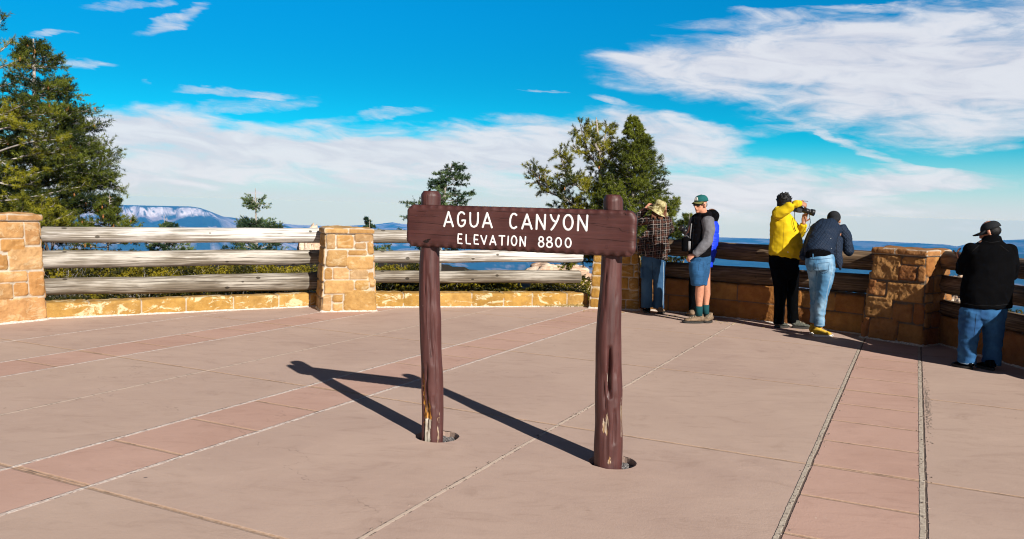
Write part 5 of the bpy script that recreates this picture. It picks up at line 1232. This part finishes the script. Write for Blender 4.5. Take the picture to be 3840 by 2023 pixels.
for r_ in rs:
    for az in azs:
        a_ = az if az <= 180 else az - 360
        if abs(a_) > 60 and r_ > 60: z, c = (-255 if r_ > 500 else -.7 - (r_ - 60) * .578), (.03, .05, .03)
        else: z, c = land(a_, r_)
        if r_ < 14: z = min(z, -.13)
        V.append((r_ * math.sin(math.radians(az)), r_ * math.cos(math.radians(az)), z)); C.append(c)
Fs = []
for i in range(len(rs) - 1):
    for j in range(NA): Fs.append((i * NA + j, i * NA + (j + 1) % NA, (i + 1) * NA + (j + 1) % NA, (i + 1) * NA + j))
Fs.append(tuple(range(NA))[::-1])
tag(mesh_obj('ground', V, [f[::-1] for f in Fs], M_land, None, True, C), kind='structure')
def ground_z(x, y):
    return land(math.degrees(math.atan2(x, y)), math.hypot(x, y))[0]
# ================================================================== FOLIAGE
def unit(a): return a / np.maximum(np.linalg.norm(a, axis=-1, keepdims=True), 1e-9)
def sprigs(Pp, Dd, L, K, nl, w, tone, fwd=.6):
    Pp = np.asarray(Pp, float); Dd = unit(np.asarray(Dd, float)); N = len(Pp); L = np.broadcast_to(L, (N,))
    ref = np.where(np.abs(Dd[:, 2:3]) < .9, [[0, 0, 1.0]], [[1.0, 0, 0]]); A_ = unit(np.cross(Dd, ref)); B_ = np.cross(Dd, A_)
    t = rng.uniform(0, 1, (N, K)); th = rng.uniform(0, 6.283, (N, K)); ln = nl * rng.uniform(.7, 1.25, (N, K))
    rad = A_[:, None] * np.cos(th)[..., None] + B_[:, None] * np.sin(th)[..., None]
    base = Pp[:, None] + Dd[:, None] * (t * L[:, None])[..., None]
    d = unit(Dd[:, None] * fwd + rad + [0, 0, .15]); tip = base + d * ln[..., None]
    sd = unit(np.cross(d, rng.normal(size=(N, K, 3)))) * w
    T = np.stack([base - sd, base + sd, tip], 2).reshape(-1, 3)
    tn = np.clip(np.asarray(tone, float)[:, None] + rng.uniform(-.15, .15, (N, K)), 0, 1).repeat(3, axis=1).reshape(-1)
    return T, np.stack([tn] * 3, 1)
class Tree:
    def __init__(s, seed): s.r = random.Random(seed); s.wood = MB(); s.P = []; s.D = []; s.L = []; s.tips = []
    def twig(s, a, b, r0, leafy=0.0, sl=.12, dens=1.0, wob=.12):
        """curved shoot from a to b; sprigs from fraction `leafy` outward"""
        a = Vector(a); b = Vector(b); L = (b - a).length; n = max(3, int(L / .12)); ps = []
        off = Vector((s.r.uniform(-1, 1), s.r.uniform(-1, 1), s.r.uniform(-1, 1))) * L * wob
        for i in range(n + 1):
            f = i / n; ps.append(a.lerp(b, f) + off * math.sin(math.pi * f) + Vector((0, 0, .0)))
        s.wood.sweep(ps, [r0 * (1 - .75 * i / n) for i in range(n + 1)], n=5, round_=False)
        for i in range(n):
            m = max(1, int((ps[i + 1] - ps[i]).length / .045 * dens))
            for k in range(m):
                f = (i + k / m) / n
                if f < leafy: continue
                d = (ps[i + 1] - ps[i]).normalized(); q = Vector((s.r.gauss(0, 1), s.r.gauss(0, 1), s.r.gauss(0, 1))).normalized()
                dd = (d * .8 + q * .9 + Vector((0, 0, .15))).normalized(); s.P.append(ps[i].lerp(ps[i + 1], k / m)); s.D.append(dd); s.L.append(sl * s.r.uniform(.6, 1.2))
        s.P.append(ps[-1]); s.D.append((ps[-1] - ps[-2]).normalized()); s.L.append(sl); s.tips.append(ps[-1])
        return ps
    def branch(s, a, b, r0, leafy, sub, sl, dens=1.0, up=.25):
        ps = s.twig(a, b, r0, max(leafy, .5), sl, dens * .6); n = len(ps) - 1; L = (Vector(b) - Vector(a)).length
        for i in range(1, n + 1):
            f = i / n
            if f < leafy: continue
            for sg in (-1, 1):
                if s.r.random() < .12: continue
                d = (ps[i] - ps[i - 1]).normalized(); sd = d.cross(Vector((0, 0, 1)));
                if sd.length < .1: sd = Vector((1, 0, 0))
                sd.normalize(); ln = sub * (1.15 - .75 * f) * s.r.uniform(.6, 1.2)
                e = ps[i] + (d * .75 + sd * sg * s.r.uniform(.5, 1) + Vector((0, 0, s.r.uniform(-.45, .6) + up * .3))).normalized() * ln
                s.twig(ps[i], e, r0 * .4, .1, sl, dens)
    def finish(s, name, label, cat, base, mat, bark, K=16, nl=.05, w=.0055, group=None, cones=0, fwd=.6, tonef=None, trunk_name='trunk'):
        root = thing(name, label, cat, tuple(base), group)
        o = s.wood.build(trunk_name, bark, None, True); adopt(o, root)
        tone = np.array([.45 + 1.5 * mn.noise(Vector(p) * 2.4) + s.r.uniform(-.25, .25) for p in s.P])
        if tonef: tone = tone + np.array([tonef(p) for p in s.P])
        T, c = sprigs([tuple(p) for p in s.P], [tuple(d) for d in s.D], np.array(s.L), K, nl, w, np.clip(tone, 0, 1), fwd)
        o = tri_obj('crown', T, mat, None, c); adopt(o, root)
        if cones:
            mb = MB(); mb.ell((0, 0, 0), (.016, .016, .038), None, 8, 6); c0_ = mb.build('cone', M_cone, None, True)
            for i_, p in enumerate(s.r.sample(s.tips, min(cones, len(s.tips), 100))):
                o = c0_ if i_ == 0 else c0_.copy()
                if i_: COL.objects.link(o)
                o.location = p + Vector((0, -.02, -.03)) - Vector(base); o.parent = root
        return root
def conifer(seed, px_trunk, Y, prof, nbr, rtr, sl=.12, dens=1.0, sub=.35, up=.15, leafy=.3, gap=0.0, droop=0.0, vary=(.62, 1.12)):
    """px_trunk: trunk line in overview pixels top first; prof: (y, left, right) half widths in overview pixels"""
    T = Tree(seed); tr = [P(*D(*p), Y) for p in px_trunk]
    T.wood.sweep([Vector(p) for p in tr], [rtr * (.12 + .88 * i / (len(tr) - 1)) for i in range(len(tr))], n=10, round_=False)
    ys = [p[0] for p in prof]; k = Y / 2049
    tx = [p[0] for p in px_trunk]; ty = [p[1] for p in px_trunk]
    for i in range(nbr):
        f = (i + T.r.random()) / nbr; y = ys[0] + (ys[-1] - ys[0]) * f ** .85
        if gap and mn.noise(Vector((y * .03, seed, 0))) < -gap: continue
        l = float(np.interp(y, ys, [p[1] for p in prof])) * k; r_ = float(np.interp(y, ys, [p[2] for p in prof])) * k
        az = T.r.uniform(0, 2 * math.pi); c = math.cos(az); ext = (r_ if c > 0 else l) * c * c + (l + r_) / 2 * (1 - c * c)
        ext *= T.r.uniform(*vary); a = P(*D(float(np.interp(y, ty, tx)), y), Y); rise = ext * (up - droop)
        a2 = a - Vector((0, 0, rise * .8)); b = a2 + Vector((c * ext, math.sin(az) * ext, rise * 1.0))
        T.branch(a2, b, .005 + .012 * min(1, ext), leafy, sub * min(1, .22 + ext * .8), sl * min(1, .6 + ext), dens, up)
    return T
fx = lambda x, Y: P(*D(x, 700), Y).x
GT = 'conifers growing just beyond the fence'
Y = 14.2
T = conifer(101, [(84, 98), (86, 200), (90, 330), (92, 460), (90, 560), (88, 680)], Y,
            [(104, 8, 10), (140, 30, 45), (165, 50, 62), (195, 55, 80), (230, 70, 88), (262, 75, 118), (300, 85, 150), (340, 95, 150), (380, 95, 178), (420, 110, 188), (455, 115, 190), (490, 120, 182), (520, 120, 165), (550, 110, 150), (600, 100, 120)], 250, .10, .14, 1.25, .42, .16, .28, .15, 0.0, (.72, 1.06))
T.finish('fir_tree', 'tall dark cone-bearing fir rising behind the far left stone pillar', 'tree', (fx(88, Y), Y, -.2), M_fir, M_bark, 34, .05, .0042, GT, 130)
Y = 12.9; T = Tree(102)                                            # yellow-green pine entering from the left edge
tr = [P(*D(*p), Y) for p in ((-40, -60), (-35, 150), (-50, 330), (-60, 520), (-70, 720))]; T.wood.sweep(tr, [.03, .05, .07, .085, .1], n=10, round_=False)
for (x0, y0, x1, y1, dy) in ((-38, 120, 4, 50, 0), (-38, 170, 22, 112, .1), (-38, 190, 40, 165, -.2), (-40, 230, 28, 210, .3), (-45, 300, 62, 262, -.2), (-45, 330, 112, 288, .1), (-48, 340, 75, 330, -.3), (-50, 380, 40, 350, .3), (-50, 400, 150, 352, -.2), (-52, 430, 165, 390, 0), (-55, 440, 90, 455, -.3),
                             (-55, 470, 105, 432, .3), (-58, 500, 55, 500, 0), (-58, 500, 205, 470, -.1), (-60, 540, 130, 520, -.2), (-60, 560, 20, 520, .1), (-60, 560, 90, 500, .3), (-60, 600, 175, 540, .0), (-45, 260, 20, 300, -.2), (-50, 380, 20, 420, -.1)):
    T.branch(P(*D(x0, y0), Y), P(*D(x1, y1), Y + dy), .02, .42, .30, .10, 1.0, .3)
T.finish('pine_tree', 'yellow-green pine reaching in from the left picture edge in front of the tall fir', 'tree', (fx(-70, Y), Y, -.2), M_pine, M_bark, 34, .055, .0036, GT)
Y = 13.6
T = conifer(103, [(276, 486), (275, 530), (272, 600), (270, 680)], Y, [(490, 6, 8), (505, 28, 22), (520, 34, 24), (535, 20, 20), (550, 60, 45), (572, 90, 60), (610, 90, 60)], 40, .02, .10, 1.2, .25, .2, .2)
T.finish('fir_tree', 'short bushy fir with brown cones right of the tall dark fir', 'tree', (fx(270, Y), Y, -.2), M_fir, M_bark, 32, .046, .004, GT, 34)
Y = 15.5
T = conifer(104, [(1136, 412), (1134, 440), (1122, 455), (1118, 490), (1110, 540), (1106, 640), (1104, 700)], Y,
            [(414, 10, 12), (430, 38, 32), (448, 40, 38), (462, 38, 50), (478, 45, 60), (492, 45, 62), (508, 62, 58), (520, 105, 50), (560, 95, 45), (575, 100, 60), (630, 90, 70)], 62, .045, .12, 1.35, .26, .12, .12, .0)
T.finish('fir_tree', 'blue-green fir rising directly behind the left post of the brown sign', 'tree', (fx(1104, Y), Y, -.3), M_firblue, M_bark, 40, .042, .0048, GT)
Y = 14.6
T = Tree(105); tr = [P(*D(*p), Y) for p in ((642, 474), (643, 500), (644, 560), (646, 640), (647, 700))]; T.wood.sweep(tr, [.005, .01, .018, .025, .03], n=8, round_=False)
for k in range(34):
    y = random.choice((496, 502, 507, 512, 516, 520)); az = random.random() * 6.28; e = (.10 + .07 * random.random()) * (1.25 if y < 520 else .8); a = P(*D(643, y + 5), Y); T.twig(a, a + Vector((math.cos(az) * e * 1.0, math.sin(az) * e, random.uniform(-.02, .09))), .005, .2, .06, 1.4)
for k in range(24):
    az = random.random() * 6.28; e = .22 + .2 * random.random(); a = P(*D(645, random.uniform(566, 584)), Y); T.branch(a, a + Vector((math.cos(az) * e, math.sin(az) * e, random.uniform(-.02, .07))), .008, .25, .12, .08, 1.2)
for k in range(26):
    az = random.random() * 6.28; e = .3 + .25 * random.random(); a = P(*D(646, random.uniform(610, 660)), Y); T.branch(a, a + Vector((math.cos(az) * e, math.sin(az) * e, random.uniform(-.0, .12))), .008, .25, .16, .09, 1.2)
T.finish('fir_sapling', 'slim young fir with a bare leader above the left log fence', 'tree', (fx(647, Y), Y, -.2), M_firblue, M_bark, 34, .036, .0042, GT)
T = conifer(106, [(413, 541), (415, 580), (416, 640), (416, 690)], 15.2, [(560, 12, 14), (568, 26, 26), (580, 30, 34), (615, 62, 55), (650, 70, 60)], 34, .018, .08, 1.2, .2, .25, .2)
T.wood.sweep([P(*D(420, 548), 15.2), P(*D(418, 590), 15.2)], [.006, .01], n=6, round_=False)
T.finish('fir_sapling', 'tiny fir tip with two upright leaders just above the left top rail', 'tree', (fx(416, 15.2), 15.2, -.2), M_firblue, M_bark, 34, .038, .0042, GT)
T = conifer(107, [(929, 547), (930, 575), (931, 640), (931, 690)], 14.8, [(550, 5, 5), (562, 7, 12), (585, 16, 30), (640, 50, 60), (670, 60, 60)], 26, .014, .07, 1.2, .2, .25, .2)
T.finish('fir_sapling', 'tiny fir tip peeping out right beside the pale sandstone pillar', 'tree', (fx(931, 14.8), 14.8, -.2), M_firblue, M_bark, 34, .038, .0042, GT)
# twin-crowned pine and pointed conifer right of centre
Y = 16.4; T = Tree(108)
tk = [P(*D(*p), Y) for p in ((1500, 296), (1506, 360), (1512, 430), (1508, 500), (1530, 560), (1548, 640), (1552, 720))]; T.wood.sweep(tk, [.012, .025, .045, .06, .075, .09, .1], n=10, round_=False)
for pth, s_ in (([(1525, 590), (1470, 530), (1420, 500), (1370, 480), (1345, 440), (1338, 425)], .22), ([(1380, 485), (1372, 452), (1368, 432)], .15), ([(1512, 500), (1460, 475), (1425, 440), (1412, 400), (1408, 375)], .22), ([(1450, 465), (1415, 462), (1402, 448)], .16),
                ([(1512, 430), (1480, 385), (1466, 345), (1460, 312)], .22), ([(1490, 400), (1450, 375), (1440, 365)], .16), ([(1508, 390), (1522, 350), (1526, 312)], .2), ([(1510, 450), (1535, 400), (1548, 372)], .24), ([(1490, 520), (1440, 515), (1405, 510)], .2),
                ([(1506, 380), (1485, 340), (1482, 312)], .18), ([(1520, 560), (1480, 545), (1430, 530), (1400, 522)], .2), ([(1530, 560), (1500, 500), (1480, 440)], .28), ([(1535, 570), (1560, 500), (1552, 440)], .28), ([(1545, 610), (1490, 580), (1440, 570)], .3), ([(1548, 640), (1500, 620), (1430, 610)], .35), ([(1548, 650), (1500, 660), (1420, 655)], .35), ([(1520, 530), (1548, 480), (1560, 450)], .3)):
    pp = [P(*D(*p), Y + .25 * mn.noise(Vector((p[0] * .02, p[1] * .02, 3))) * 3) for p in pth]
    T.wood.sweep(pp, [.028 * (1 - .8 * i / (len(pp) - 1)) for i in range(len(pp))], n=6, round_=False)
    for a, b in zip(pp, pp[1:]):
        n_ = max(2, int((b - a).length / .085))
        for k in range(n_):
            f = k / n_; p = a.lerp(b, f); d = (b - a).normalized()
            for _ in range(3):
                q_ = Vector((T.r.gauss(0, 1), T.r.gauss(0, .8), T.r.gauss(0, 1))).normalized(); e = p + (d * .5 + q_ + Vector((0, 0, .35))).normalized() * s_ * T.r.uniform(.5, 1.2); T.twig(p, e, .006, .35, .085, 1.7)
T.finish('pine_tree', 'irregular pine with several upright crowns and a long limb reaching left', 'tree', (fx(1552, Y), Y, -.3), M_pine, M_bark, 38, .065, .0036, GT, 20, .9)
Y = 16.0
T = conifer(109, [(1592, 312), (1598, 360), (1596, 440), (1590, 520), (1592, 600), (1594, 700)], Y,
            [(300, 2, 2), (325, 14, 14), (355, 32, 30), (385, 46, 44), (420, 60, 60), (450, 72, 74), (480, 88, 90), (510, 102, 102), (540, 112, 112), (570, 120, 118), (610, 120, 108), (640, 115, 95)], 225, .075, .12, .95, .25, .42, .22, .0, 0.0, (.76, 1.06))
T.finish('fir_tree', 'pointed conifer with a pale bare trunk behind the bucket hat', 'tree', (fx(1594, Y), Y, -.3), M_fir, M_bark, 36, .05, .0042, GT, 0, .6, lambda p: .35)
Y = 14.4
T = conifer(110, [(1736, 536), (1730, 570), (1722, 620), (1716, 700)], Y, [(540, 6, 5), (560, 18, 14), (585, 30, 22), (610, 38, 30), (650, 50, 40)], 36, .018, .09, 1.2, .2, .25, .2)
T.finish('fir_sapling', 'slim bright green fir tip between the plaid shirt and the cap man', 'tree', (fx(1716, Y), Y, -.3), M_fir, M_bark, 34, .042, .004, GT, 0, .6, lambda p: .4)
T = Tree(111)
for k in range(30):
    x = random.uniform(-20, 135); Y = 12.3 + random.random() * .9; a = P(*D(x, 640), Y); T.branch(a, a + Vector((random.uniform(-.25, .25), random.uniform(-.2, .2), random.uniform(.35, .85))), .012, .3, .2, .1, 1.1, .5)
T.finish('juniper_bush', 'bright yellow-green juniper bush just above the far left pillar', 'bush', (fx(60, 12.8), 12.8, -.2), M_pine, M_barkd, 32, .048, .004, None)
# ---- shrubs seen through the rails
def shrub(cx, cy, rx, ry, h, n, seed, label, name='shrub', mat=None, zb=None):
    rr = random.Random(seed); z0 = ground_z(cx, cy) if zb is None else zb; Pp = []; Dd = []
    root = thing(name, label, 'shrub', (cx, cy, z0), 'shrubs behind the fences'); mb = MB()
    for i in range(n):
        a = rr.random() * 6.283; u = rr.random() ** .55; hh = rr.random() ** .32
        lump = 1 + .35 * mn.noise(Vector((math.cos(a) * 2, math.sin(a) * 2, seed + hh * 2)))
        x = math.cos(a) * u * rx * lump; y = math.sin(a) * u * ry * lump; top = h * math.sqrt(max(.02, 1 - u * u)) * (1 + .3 * mn.noise(Vector((x * 3, y * 3, seed))))
        p = Vector((cx + x, cy + y, z0 + top * hh)); Pp.append(tuple(p)); Dd.append((x / rx * .8 + rr.gauss(0, .4), y / ry * .8 + rr.gauss(0, .4), .7 + rr.gauss(0, .3)))
    for i in range(46):
        a = rr.random() * 6.283; u = rr.random() ** .5; e = Vector((cx + math.cos(a) * u * rx, cy + math.sin(a) * u * ry, z0 + h * math.sqrt(max(.02, 1 - u * u * .9)) * rr.uniform(.8, 1.12)))
        b_ = Vector((cx + math.cos(a) * u * rx * .25, cy + math.sin(a) * u * ry * .25, z0 - .03)); mb.sweep([b_, b_.lerp(e, .5) + Vector((rr.uniform(-.08, .08), rr.uniform(-.08, .08), .04)), e], [.007, .005, .002], n=4, round_=False)
    tone = [.40 + 1.5 * mn.noise(Vector(p) * 3.2) + rr.uniform(-.2, .2) for p in Pp]
    T_, c = sprigs(Pp, Dd, .06, 9, .034, .0085, np.clip(tone, 0, 1), .5); o = tri_obj('crown', T_, mat or M_shrub, None, c); adopt(o, root)
    o = mb.build('stem', M_bark, None); adopt(o, root)
def at(x, Y): return P(*D(x, 700), Y).x
SH = [(170, 13.6, 1.0, .8, 'leftmost yellow-green shrub behind the left fence, beside the far left pillar'), (270, 13.9, .95, .8, 'second shrub from the left behind the left fence'),
      (370, 13.4, .85, .6, 'shrub behind the left fence under the tiny two-leader fir tip'), (465, 13.9, .9, .66, 'low shrub behind the left fence midway between tiny fir tip and slim young fir'),
      (560, 13.8, .8, .58, 'shrub behind the left fence just left of the slim young fir'), (655, 14.0, .85, .6, 'shrub behind the left fence at the foot of the slim young fir'), (755, 14.2, .75, .55, 'rightmost shrub behind the left fence, beside the pale pillar'),
      (975, 14.0, .6, .62, 'shrub right of the pale pillar behind the middle fence'), (1045, 14.3, .65, .66, 'shrub between the pale pillar and the left sign post'), (1150, 14.2, .6, .5, 'shrub seen under the sign board just right of the left post'),
      (1240, 14.6, .6, .46, 'shrub seen under the middle of the sign board'), (1420, 15.2, .65, .5, 'shrub seen under the sign board left of the right post'), (1335, 14.3, .5, .25, 'very low shrub under the sign board between the posts')]
for i, (x, Y, rx, h, lb) in enumerate(SH): shrub(at(x, Y), Y, rx, .7, h, 1500, 200 + i, lb)
shrub(at(1665, 14.2), 14.3, .55, .5, .98, 1300, 230, 'bright shrub seen between the rails behind the plaid shirt')
for i, (x, Y, zt, rx, lb) in enumerate(((2545, 13.6, .05, 1.2, 'yellow-green shrub seen through the dark fence at the right picture edge'), (2470, 15.0, -.3, 1.1, 'pale shrub glimpsed between the legs of the black jacket man'))):
    shrub(at(x, Y), Y, rx, 1.0, .9, 1800, 240 + i, lb, zb=zt - .9)
# dry grass, low growth and dead twigs in the strip behind the fences: uncountable
Pp = []; Dd = []
for i in range(5000):
    x = random.uniform(-8.5, 2.2); y0 = 12.4 + (0 if x > -2 else .55 * (x + 2) + 0.0); y = y0 + .5 + random.random() * 3.2
    Pp.append((x, y, ground_z(x, y) + .0)); Dd.append((random.gauss(0, .4), random.gauss(0, .4), 1))
T_, c = sprigs(Pp, Dd, .10, 7, .09, .005, [.0 + .4 * mn.noise(Vector(p) * 1.5) for p in Pp], 1.0)  # low tone: shade between the rails is put into the leaf colour
tag(tri_obj('undergrowth', T_, M_shrub, None, c), 'low grass and scrub growing in the strip behind the fences', 'undergrowth', kind='stuff')
M_straw = simple('dry_straw', (.42, .32, .12), .9, .3, 60, 0)
mb = MB()
for i in range(260):
    f = random.random() ** .6; x = 0.2 + 1.05 * f + random.gauss(0, .03); y = 12.70 + .235 * (x - .2) + random.gauss(0, .02) - .03 + 0; a = random.random() * 6.28; p = Vector((x, y, .004))
    mb.sweep([p, p + Vector((math.cos(a) * .03, math.sin(a) * .02, .02 + .03 * random.random())), p + Vector((math.cos(a) * .07, math.sin(a) * .05, .015))], [.0022, .0018, .0008], n=4, round_=False)
for i in range(160):
    x = random.uniform(1.0, 5.0); y = 12.6 - (x - 1.9) * .75 - random.random() * .5 if x > 1.9 else 12.5 - random.random() * .3; a = random.random() * 6.28; p = Vector((x, y, .005)); mb.sweep([p, p + Vector((math.cos(a) * .04, math.sin(a) * .04, .003))], [.0022, .001], n=4, round_=False)
tag(mb.build('dry_grass', M_straw), 'dry straw litter along the foot of the yellow low wall', 'litter', kind='stuff')
mb = MB()
U_ = Vector((.44256, .89674, 0)); V_ = Vector((.89674, -.44256, 0))
for i in range(420):
    u = random.gauss(7.6, .5); v = .16 + abs(random.gauss(0, .02)); s_ = random.uniform(.0015, .004); p = U_ * u + V_ * v; mb.box((p.x, p.y, s_ * .5), (s_, s_ * .8, s_ * .6), Matrix.Rotation(random.random() * 6, 3, 'Z'), )
for i in range(500):
    u = random.uniform(3, 11); v = random.choice((-.5, .13, -2.22)) + random.gauss(0, .02); s_ = random.uniform(.002, .005); p = U_ * u + V_ * v; mb.box((p.x, p.y, s_ * .5), (s_, s_ * .8, s_ * .6), Matrix.Rotation(random.random() * 6, 3, 'Z'))
tag(mb.build('pebbles', simple('pebble', (.25, .2, .17), .9, .5, 50, 0)), 'loose grit beside the right paving joint', 'grit', kind='stuff')
# pale rock knoll behind the left fence and cliff fin on the right
def rockblob(label, c, rad, seed, mat, h=1.0):
    bm = bmesh.new(); bmesh.ops.create_icosphere(bm, subdivisions=5, radius=1)
    for v in bm.verts:
        p = v.co.copy(); n = 1 + .35 * mn.fractal(p * 1.6 + Vector((seed, 0, 0)), .6, 2.1, 6) + .10 * (1 - abs(mn.noise(Vector((p.x * 6, p.y * 6, p.z * 1.2 + seed)))) * 2); v.co = Vector((p.x * rad[0] * n, p.y * rad[1] * n, p.z * rad[2] * n))
    me = bpy.data.meshes.new('rock_outcrop'); bm.to_mesh(me); bm.free(); me.materials.append(mat); me.polygons.foreach_set('use_smooth', [True] * len(me.polygons))
    o = bpy.data.objects.new('rock_outcrop', me); COL.objects.link(o); o.location = c; tag(o, label, 'rock'); return o
t = NT('pink_rock'); c_ = t.obj(); nn = t.noise(t.vm('MULTIPLY', c_, (.5, .5, 2)), 1.2, 7, .7); M_rock = t.out(t.mix(t.ss(nn, .4, .6), (.55, .34, .22), (.74, .6, .46)), .95, t.bump(nn, 1, .3), .1)
c0 = P(*D(778, 650), 60); rockblob('pale pink rock knoll peeping over the top rail left of the pale pillar', (c0.x, 60, c0.z - 1.2), (1.0, 1.4, 2.9), 3, M_rock)
c0 = P(*D(2412, 800), 70); rockblob('pale rock face seen through the dark fence left of the black jacket man', (c0.x, 70, c0.z - 1.2), (1.6, 2.0, 4.2), 8, M_rock)
c0 = P(*D(1400, 700), 90); rockblob('pink rock fins seen under the sign board between the rails', (c0.x, 90, c0.z - .6), (4.6, 3.0, 1.9), 12, M_rock)
# ================================================================== AIR, SKY, SUN
hz = MB(); hz.box((0, 0, (-330 + 6.5) / 2), (6500, 6500, (330 + 6.5) / 2))
mh = bpy.data.materials.new('haze'); mh.use_nodes = True; nt = mh.node_tree; nt.nodes.clear(); pv = nt.nodes.new('ShaderNodeVolumePrincipled'); oo = nt.nodes.new('ShaderNodeOutputMaterial')
pv.inputs['Color'].default_value = (.05, .40, 1, 1); pv.inputs['Density'].default_value = HAZE; pv.inputs['Anisotropy'].default_value = -.2; nt.links.new(pv.outputs[0], oo.inputs['Volume'])
tag(hz.build('haze', mh), 'thin blue haze filling the canyon air', 'haze', kind='stuff')
SUN_EL = R(29.6); to_sun = Vector((.529, -.849, 0)).normalized(); 
sd_ = bpy.data.lights.new('sun', 'SUN'); sd_.energy = 5.0; sd_.angle = R(.5); sd_.color = (1, .94, .86)
so_ = bpy.data.objects.new('sun', sd_); COL.objects.link(so_); dirv = Vector((to_sun.x * math.cos(SUN_EL), to_sun.y * math.cos(SUN_EL), math.sin(SUN_EL)))
so_.rotation_euler = dirv.to_track_quat('Z', 'Y').to_euler(); so_.location = (6, -9, 9)
w = bpy.data.worlds.new('World'); sc.world = w; w.use_nodes = True; t = NT('', w.node_tree)
sky = t.n('ShaderNodeTexSky', sky_type='NISHITA'); sky.sun_disc = False; sky.sun_elevation = SUN_EL; sky.sun_rotation = math.atan2(to_sun.x, to_sun.y); sky.altitude = 2700; sky.air_density = 1.0; sky.dust_density = .3; sky.ozone_density = 3.0
hs = t.n('ShaderNodeHueSaturation'); t.put(hs.inputs['Color'], sky.outputs[0]); hs.inputs['Saturation'].default_value = 1.35
dirn = t.n('ShaderNodeTexCoord').outputs['Generated']; X = t.xyz(dirn)
az = t.m('MULTIPLY', t.m('ARCTAN2', X[0], X[1]), 57.2958); el = t.m('MULTIPLY', t.m('ARCSINE', X[2]), 57.2958)
lowsky = t.ss(el, 5.5, .0)                                       # pale air low over the far land
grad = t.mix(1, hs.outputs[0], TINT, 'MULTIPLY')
hi = t.mix(1, sky.outputs[0], (.46, .30, .24), 'MULTIPLY'); away = t.ss(t.m('ABSOLUTE', az), 50, 80); grad = t.mix(t.ss(el, 18, 32), t.mix(1, grad, t.mix(t.ss(el, 16, 7), (1.0, .98, 1.1), (.9, .73, .83)), 'MULTIPLY'), t.mix(1, hi, (1.15, 1, 1), 'MULTIPLY')); grad = t.mix(away, grad, hi)  # sky overhead and beyond the view dimmed and reddened to deepen and tint shadows
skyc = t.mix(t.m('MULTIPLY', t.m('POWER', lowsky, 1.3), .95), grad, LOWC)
# cirrus: noise-frayed patches placed by azimuth and elevation
def ae(x, y): r_ = ray(*D(x, y)); return math.degrees(math.atan2(r_.x, r_.y)), math.degrees(math.atan2(r_.z, math.hypot(r_.x, r_.y)))
sv = t.comb(t.m('MULTIPLY', t.m('ADD', az, t.m('MULTIPLY', el, .35)), .10), t.m('MULTIPLY', t.m('SUBTRACT', el, t.m('MULTIPLY', az, -.07)), .42), 1.3)
wv = t.n('ShaderNodeTexNoise'); t.put(wv.inputs['Vector'], sv); wv.inputs['Scale'].default_value = 1.0; wv.inputs['Detail'].default_value = 6; wv.inputs['Roughness'].default_value = .6
wc = t.xyz(wv.outputs['Color'])
azw = t.m('ADD', az, t.m('MULTIPLY', t.m('SUBTRACT', wc[0], .5), 7)); elw = t.m('ADD', el, t.m('MULTIPLY', t.m('SUBTRACT', wc[1], .5), 2.6))
mask = None
for (x, y, rx, ry, rot, wt) in CLOUDS:
    a0, e0 = ae(x, y); k = 36.0; c_, s_ = math.cos(R(rot)), math.sin(R(rot))
    dx = t.m('SUBTRACT', azw, a0); dy = t.m('SUBTRACT', elw, e0)
    u = t.m('DIVIDE', t.m('SUBTRACT', t.m('MULTIPLY', dx, c_), t.m('MULTIPLY', dy, s_)), rx / k); v = t.m('DIVIDE', t.m('ADD', t.m('MULTIPLY', dx, s_), t.m('MULTIPLY', dy, c_)), ry / k)
    b_ = t.m('MULTIPLY', t.ss(t.m('ADD', t.m('MULTIPLY', u, u), t.m('MULTIPLY', v, v)), 1.6, .0), wt)
    mask = b_ if mask is None else t.m('MAXIMUM', mask, b_)
f1 = t.noise(sv, 2.2, 9, .58, .8); f2 = t.noise(t.comb(t.m('MULTIPLY', az, .5), t.m('MULTIPLY', el, 1.6), 4.0), 1.0, 6, .65, .5)
fr = t.m('ADD', t.m('MULTIPLY', t.m('SUBTRACT', f1, .5), 1.2), t.m('MULTIPLY', t.m('SUBTRACT', f2, .5), .55))
dens = t.ss(t.m('ADD', mask, t.m('MULTIPLY', fr, t.ss(mask, .02, .4))), .18, 1.0)
dens = t.m('MULTIPLY', dens, .93)
cl = t.mix(t.ss(f1, .35, .65), (.48, .49, .55), (.56, .57, .61))
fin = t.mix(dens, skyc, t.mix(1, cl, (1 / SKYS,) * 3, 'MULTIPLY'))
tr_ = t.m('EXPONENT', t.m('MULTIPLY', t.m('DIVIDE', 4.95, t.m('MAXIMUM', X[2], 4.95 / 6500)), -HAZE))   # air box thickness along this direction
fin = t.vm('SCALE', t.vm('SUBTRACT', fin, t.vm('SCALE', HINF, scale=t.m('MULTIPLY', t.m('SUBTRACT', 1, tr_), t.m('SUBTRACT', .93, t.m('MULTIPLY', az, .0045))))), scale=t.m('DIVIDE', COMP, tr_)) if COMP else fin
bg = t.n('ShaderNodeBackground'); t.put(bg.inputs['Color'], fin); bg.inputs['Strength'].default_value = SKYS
ow = t.n('ShaderNodeOutputWorld'); t.t.links.new(bg.outputs[0], ow.inputs[0])
sc.view_settings.view_transform = 'Standard'; sc.view_settings.look = 'None'; sc.view_settings.gamma = 1; sc.view_settings.exposure = EXPO
sc.cycles.filter_width = 1.1; sc.cycles.volume_bounces = 0; sc.cycles.max_bounces = 8; sc.cycles.use_denoising = True; sc.cycles.sample_clamp_indirect = 3
try: sc.cycles.denoiser = 'OPENIMAGEDENOISE'
except Exception: pass
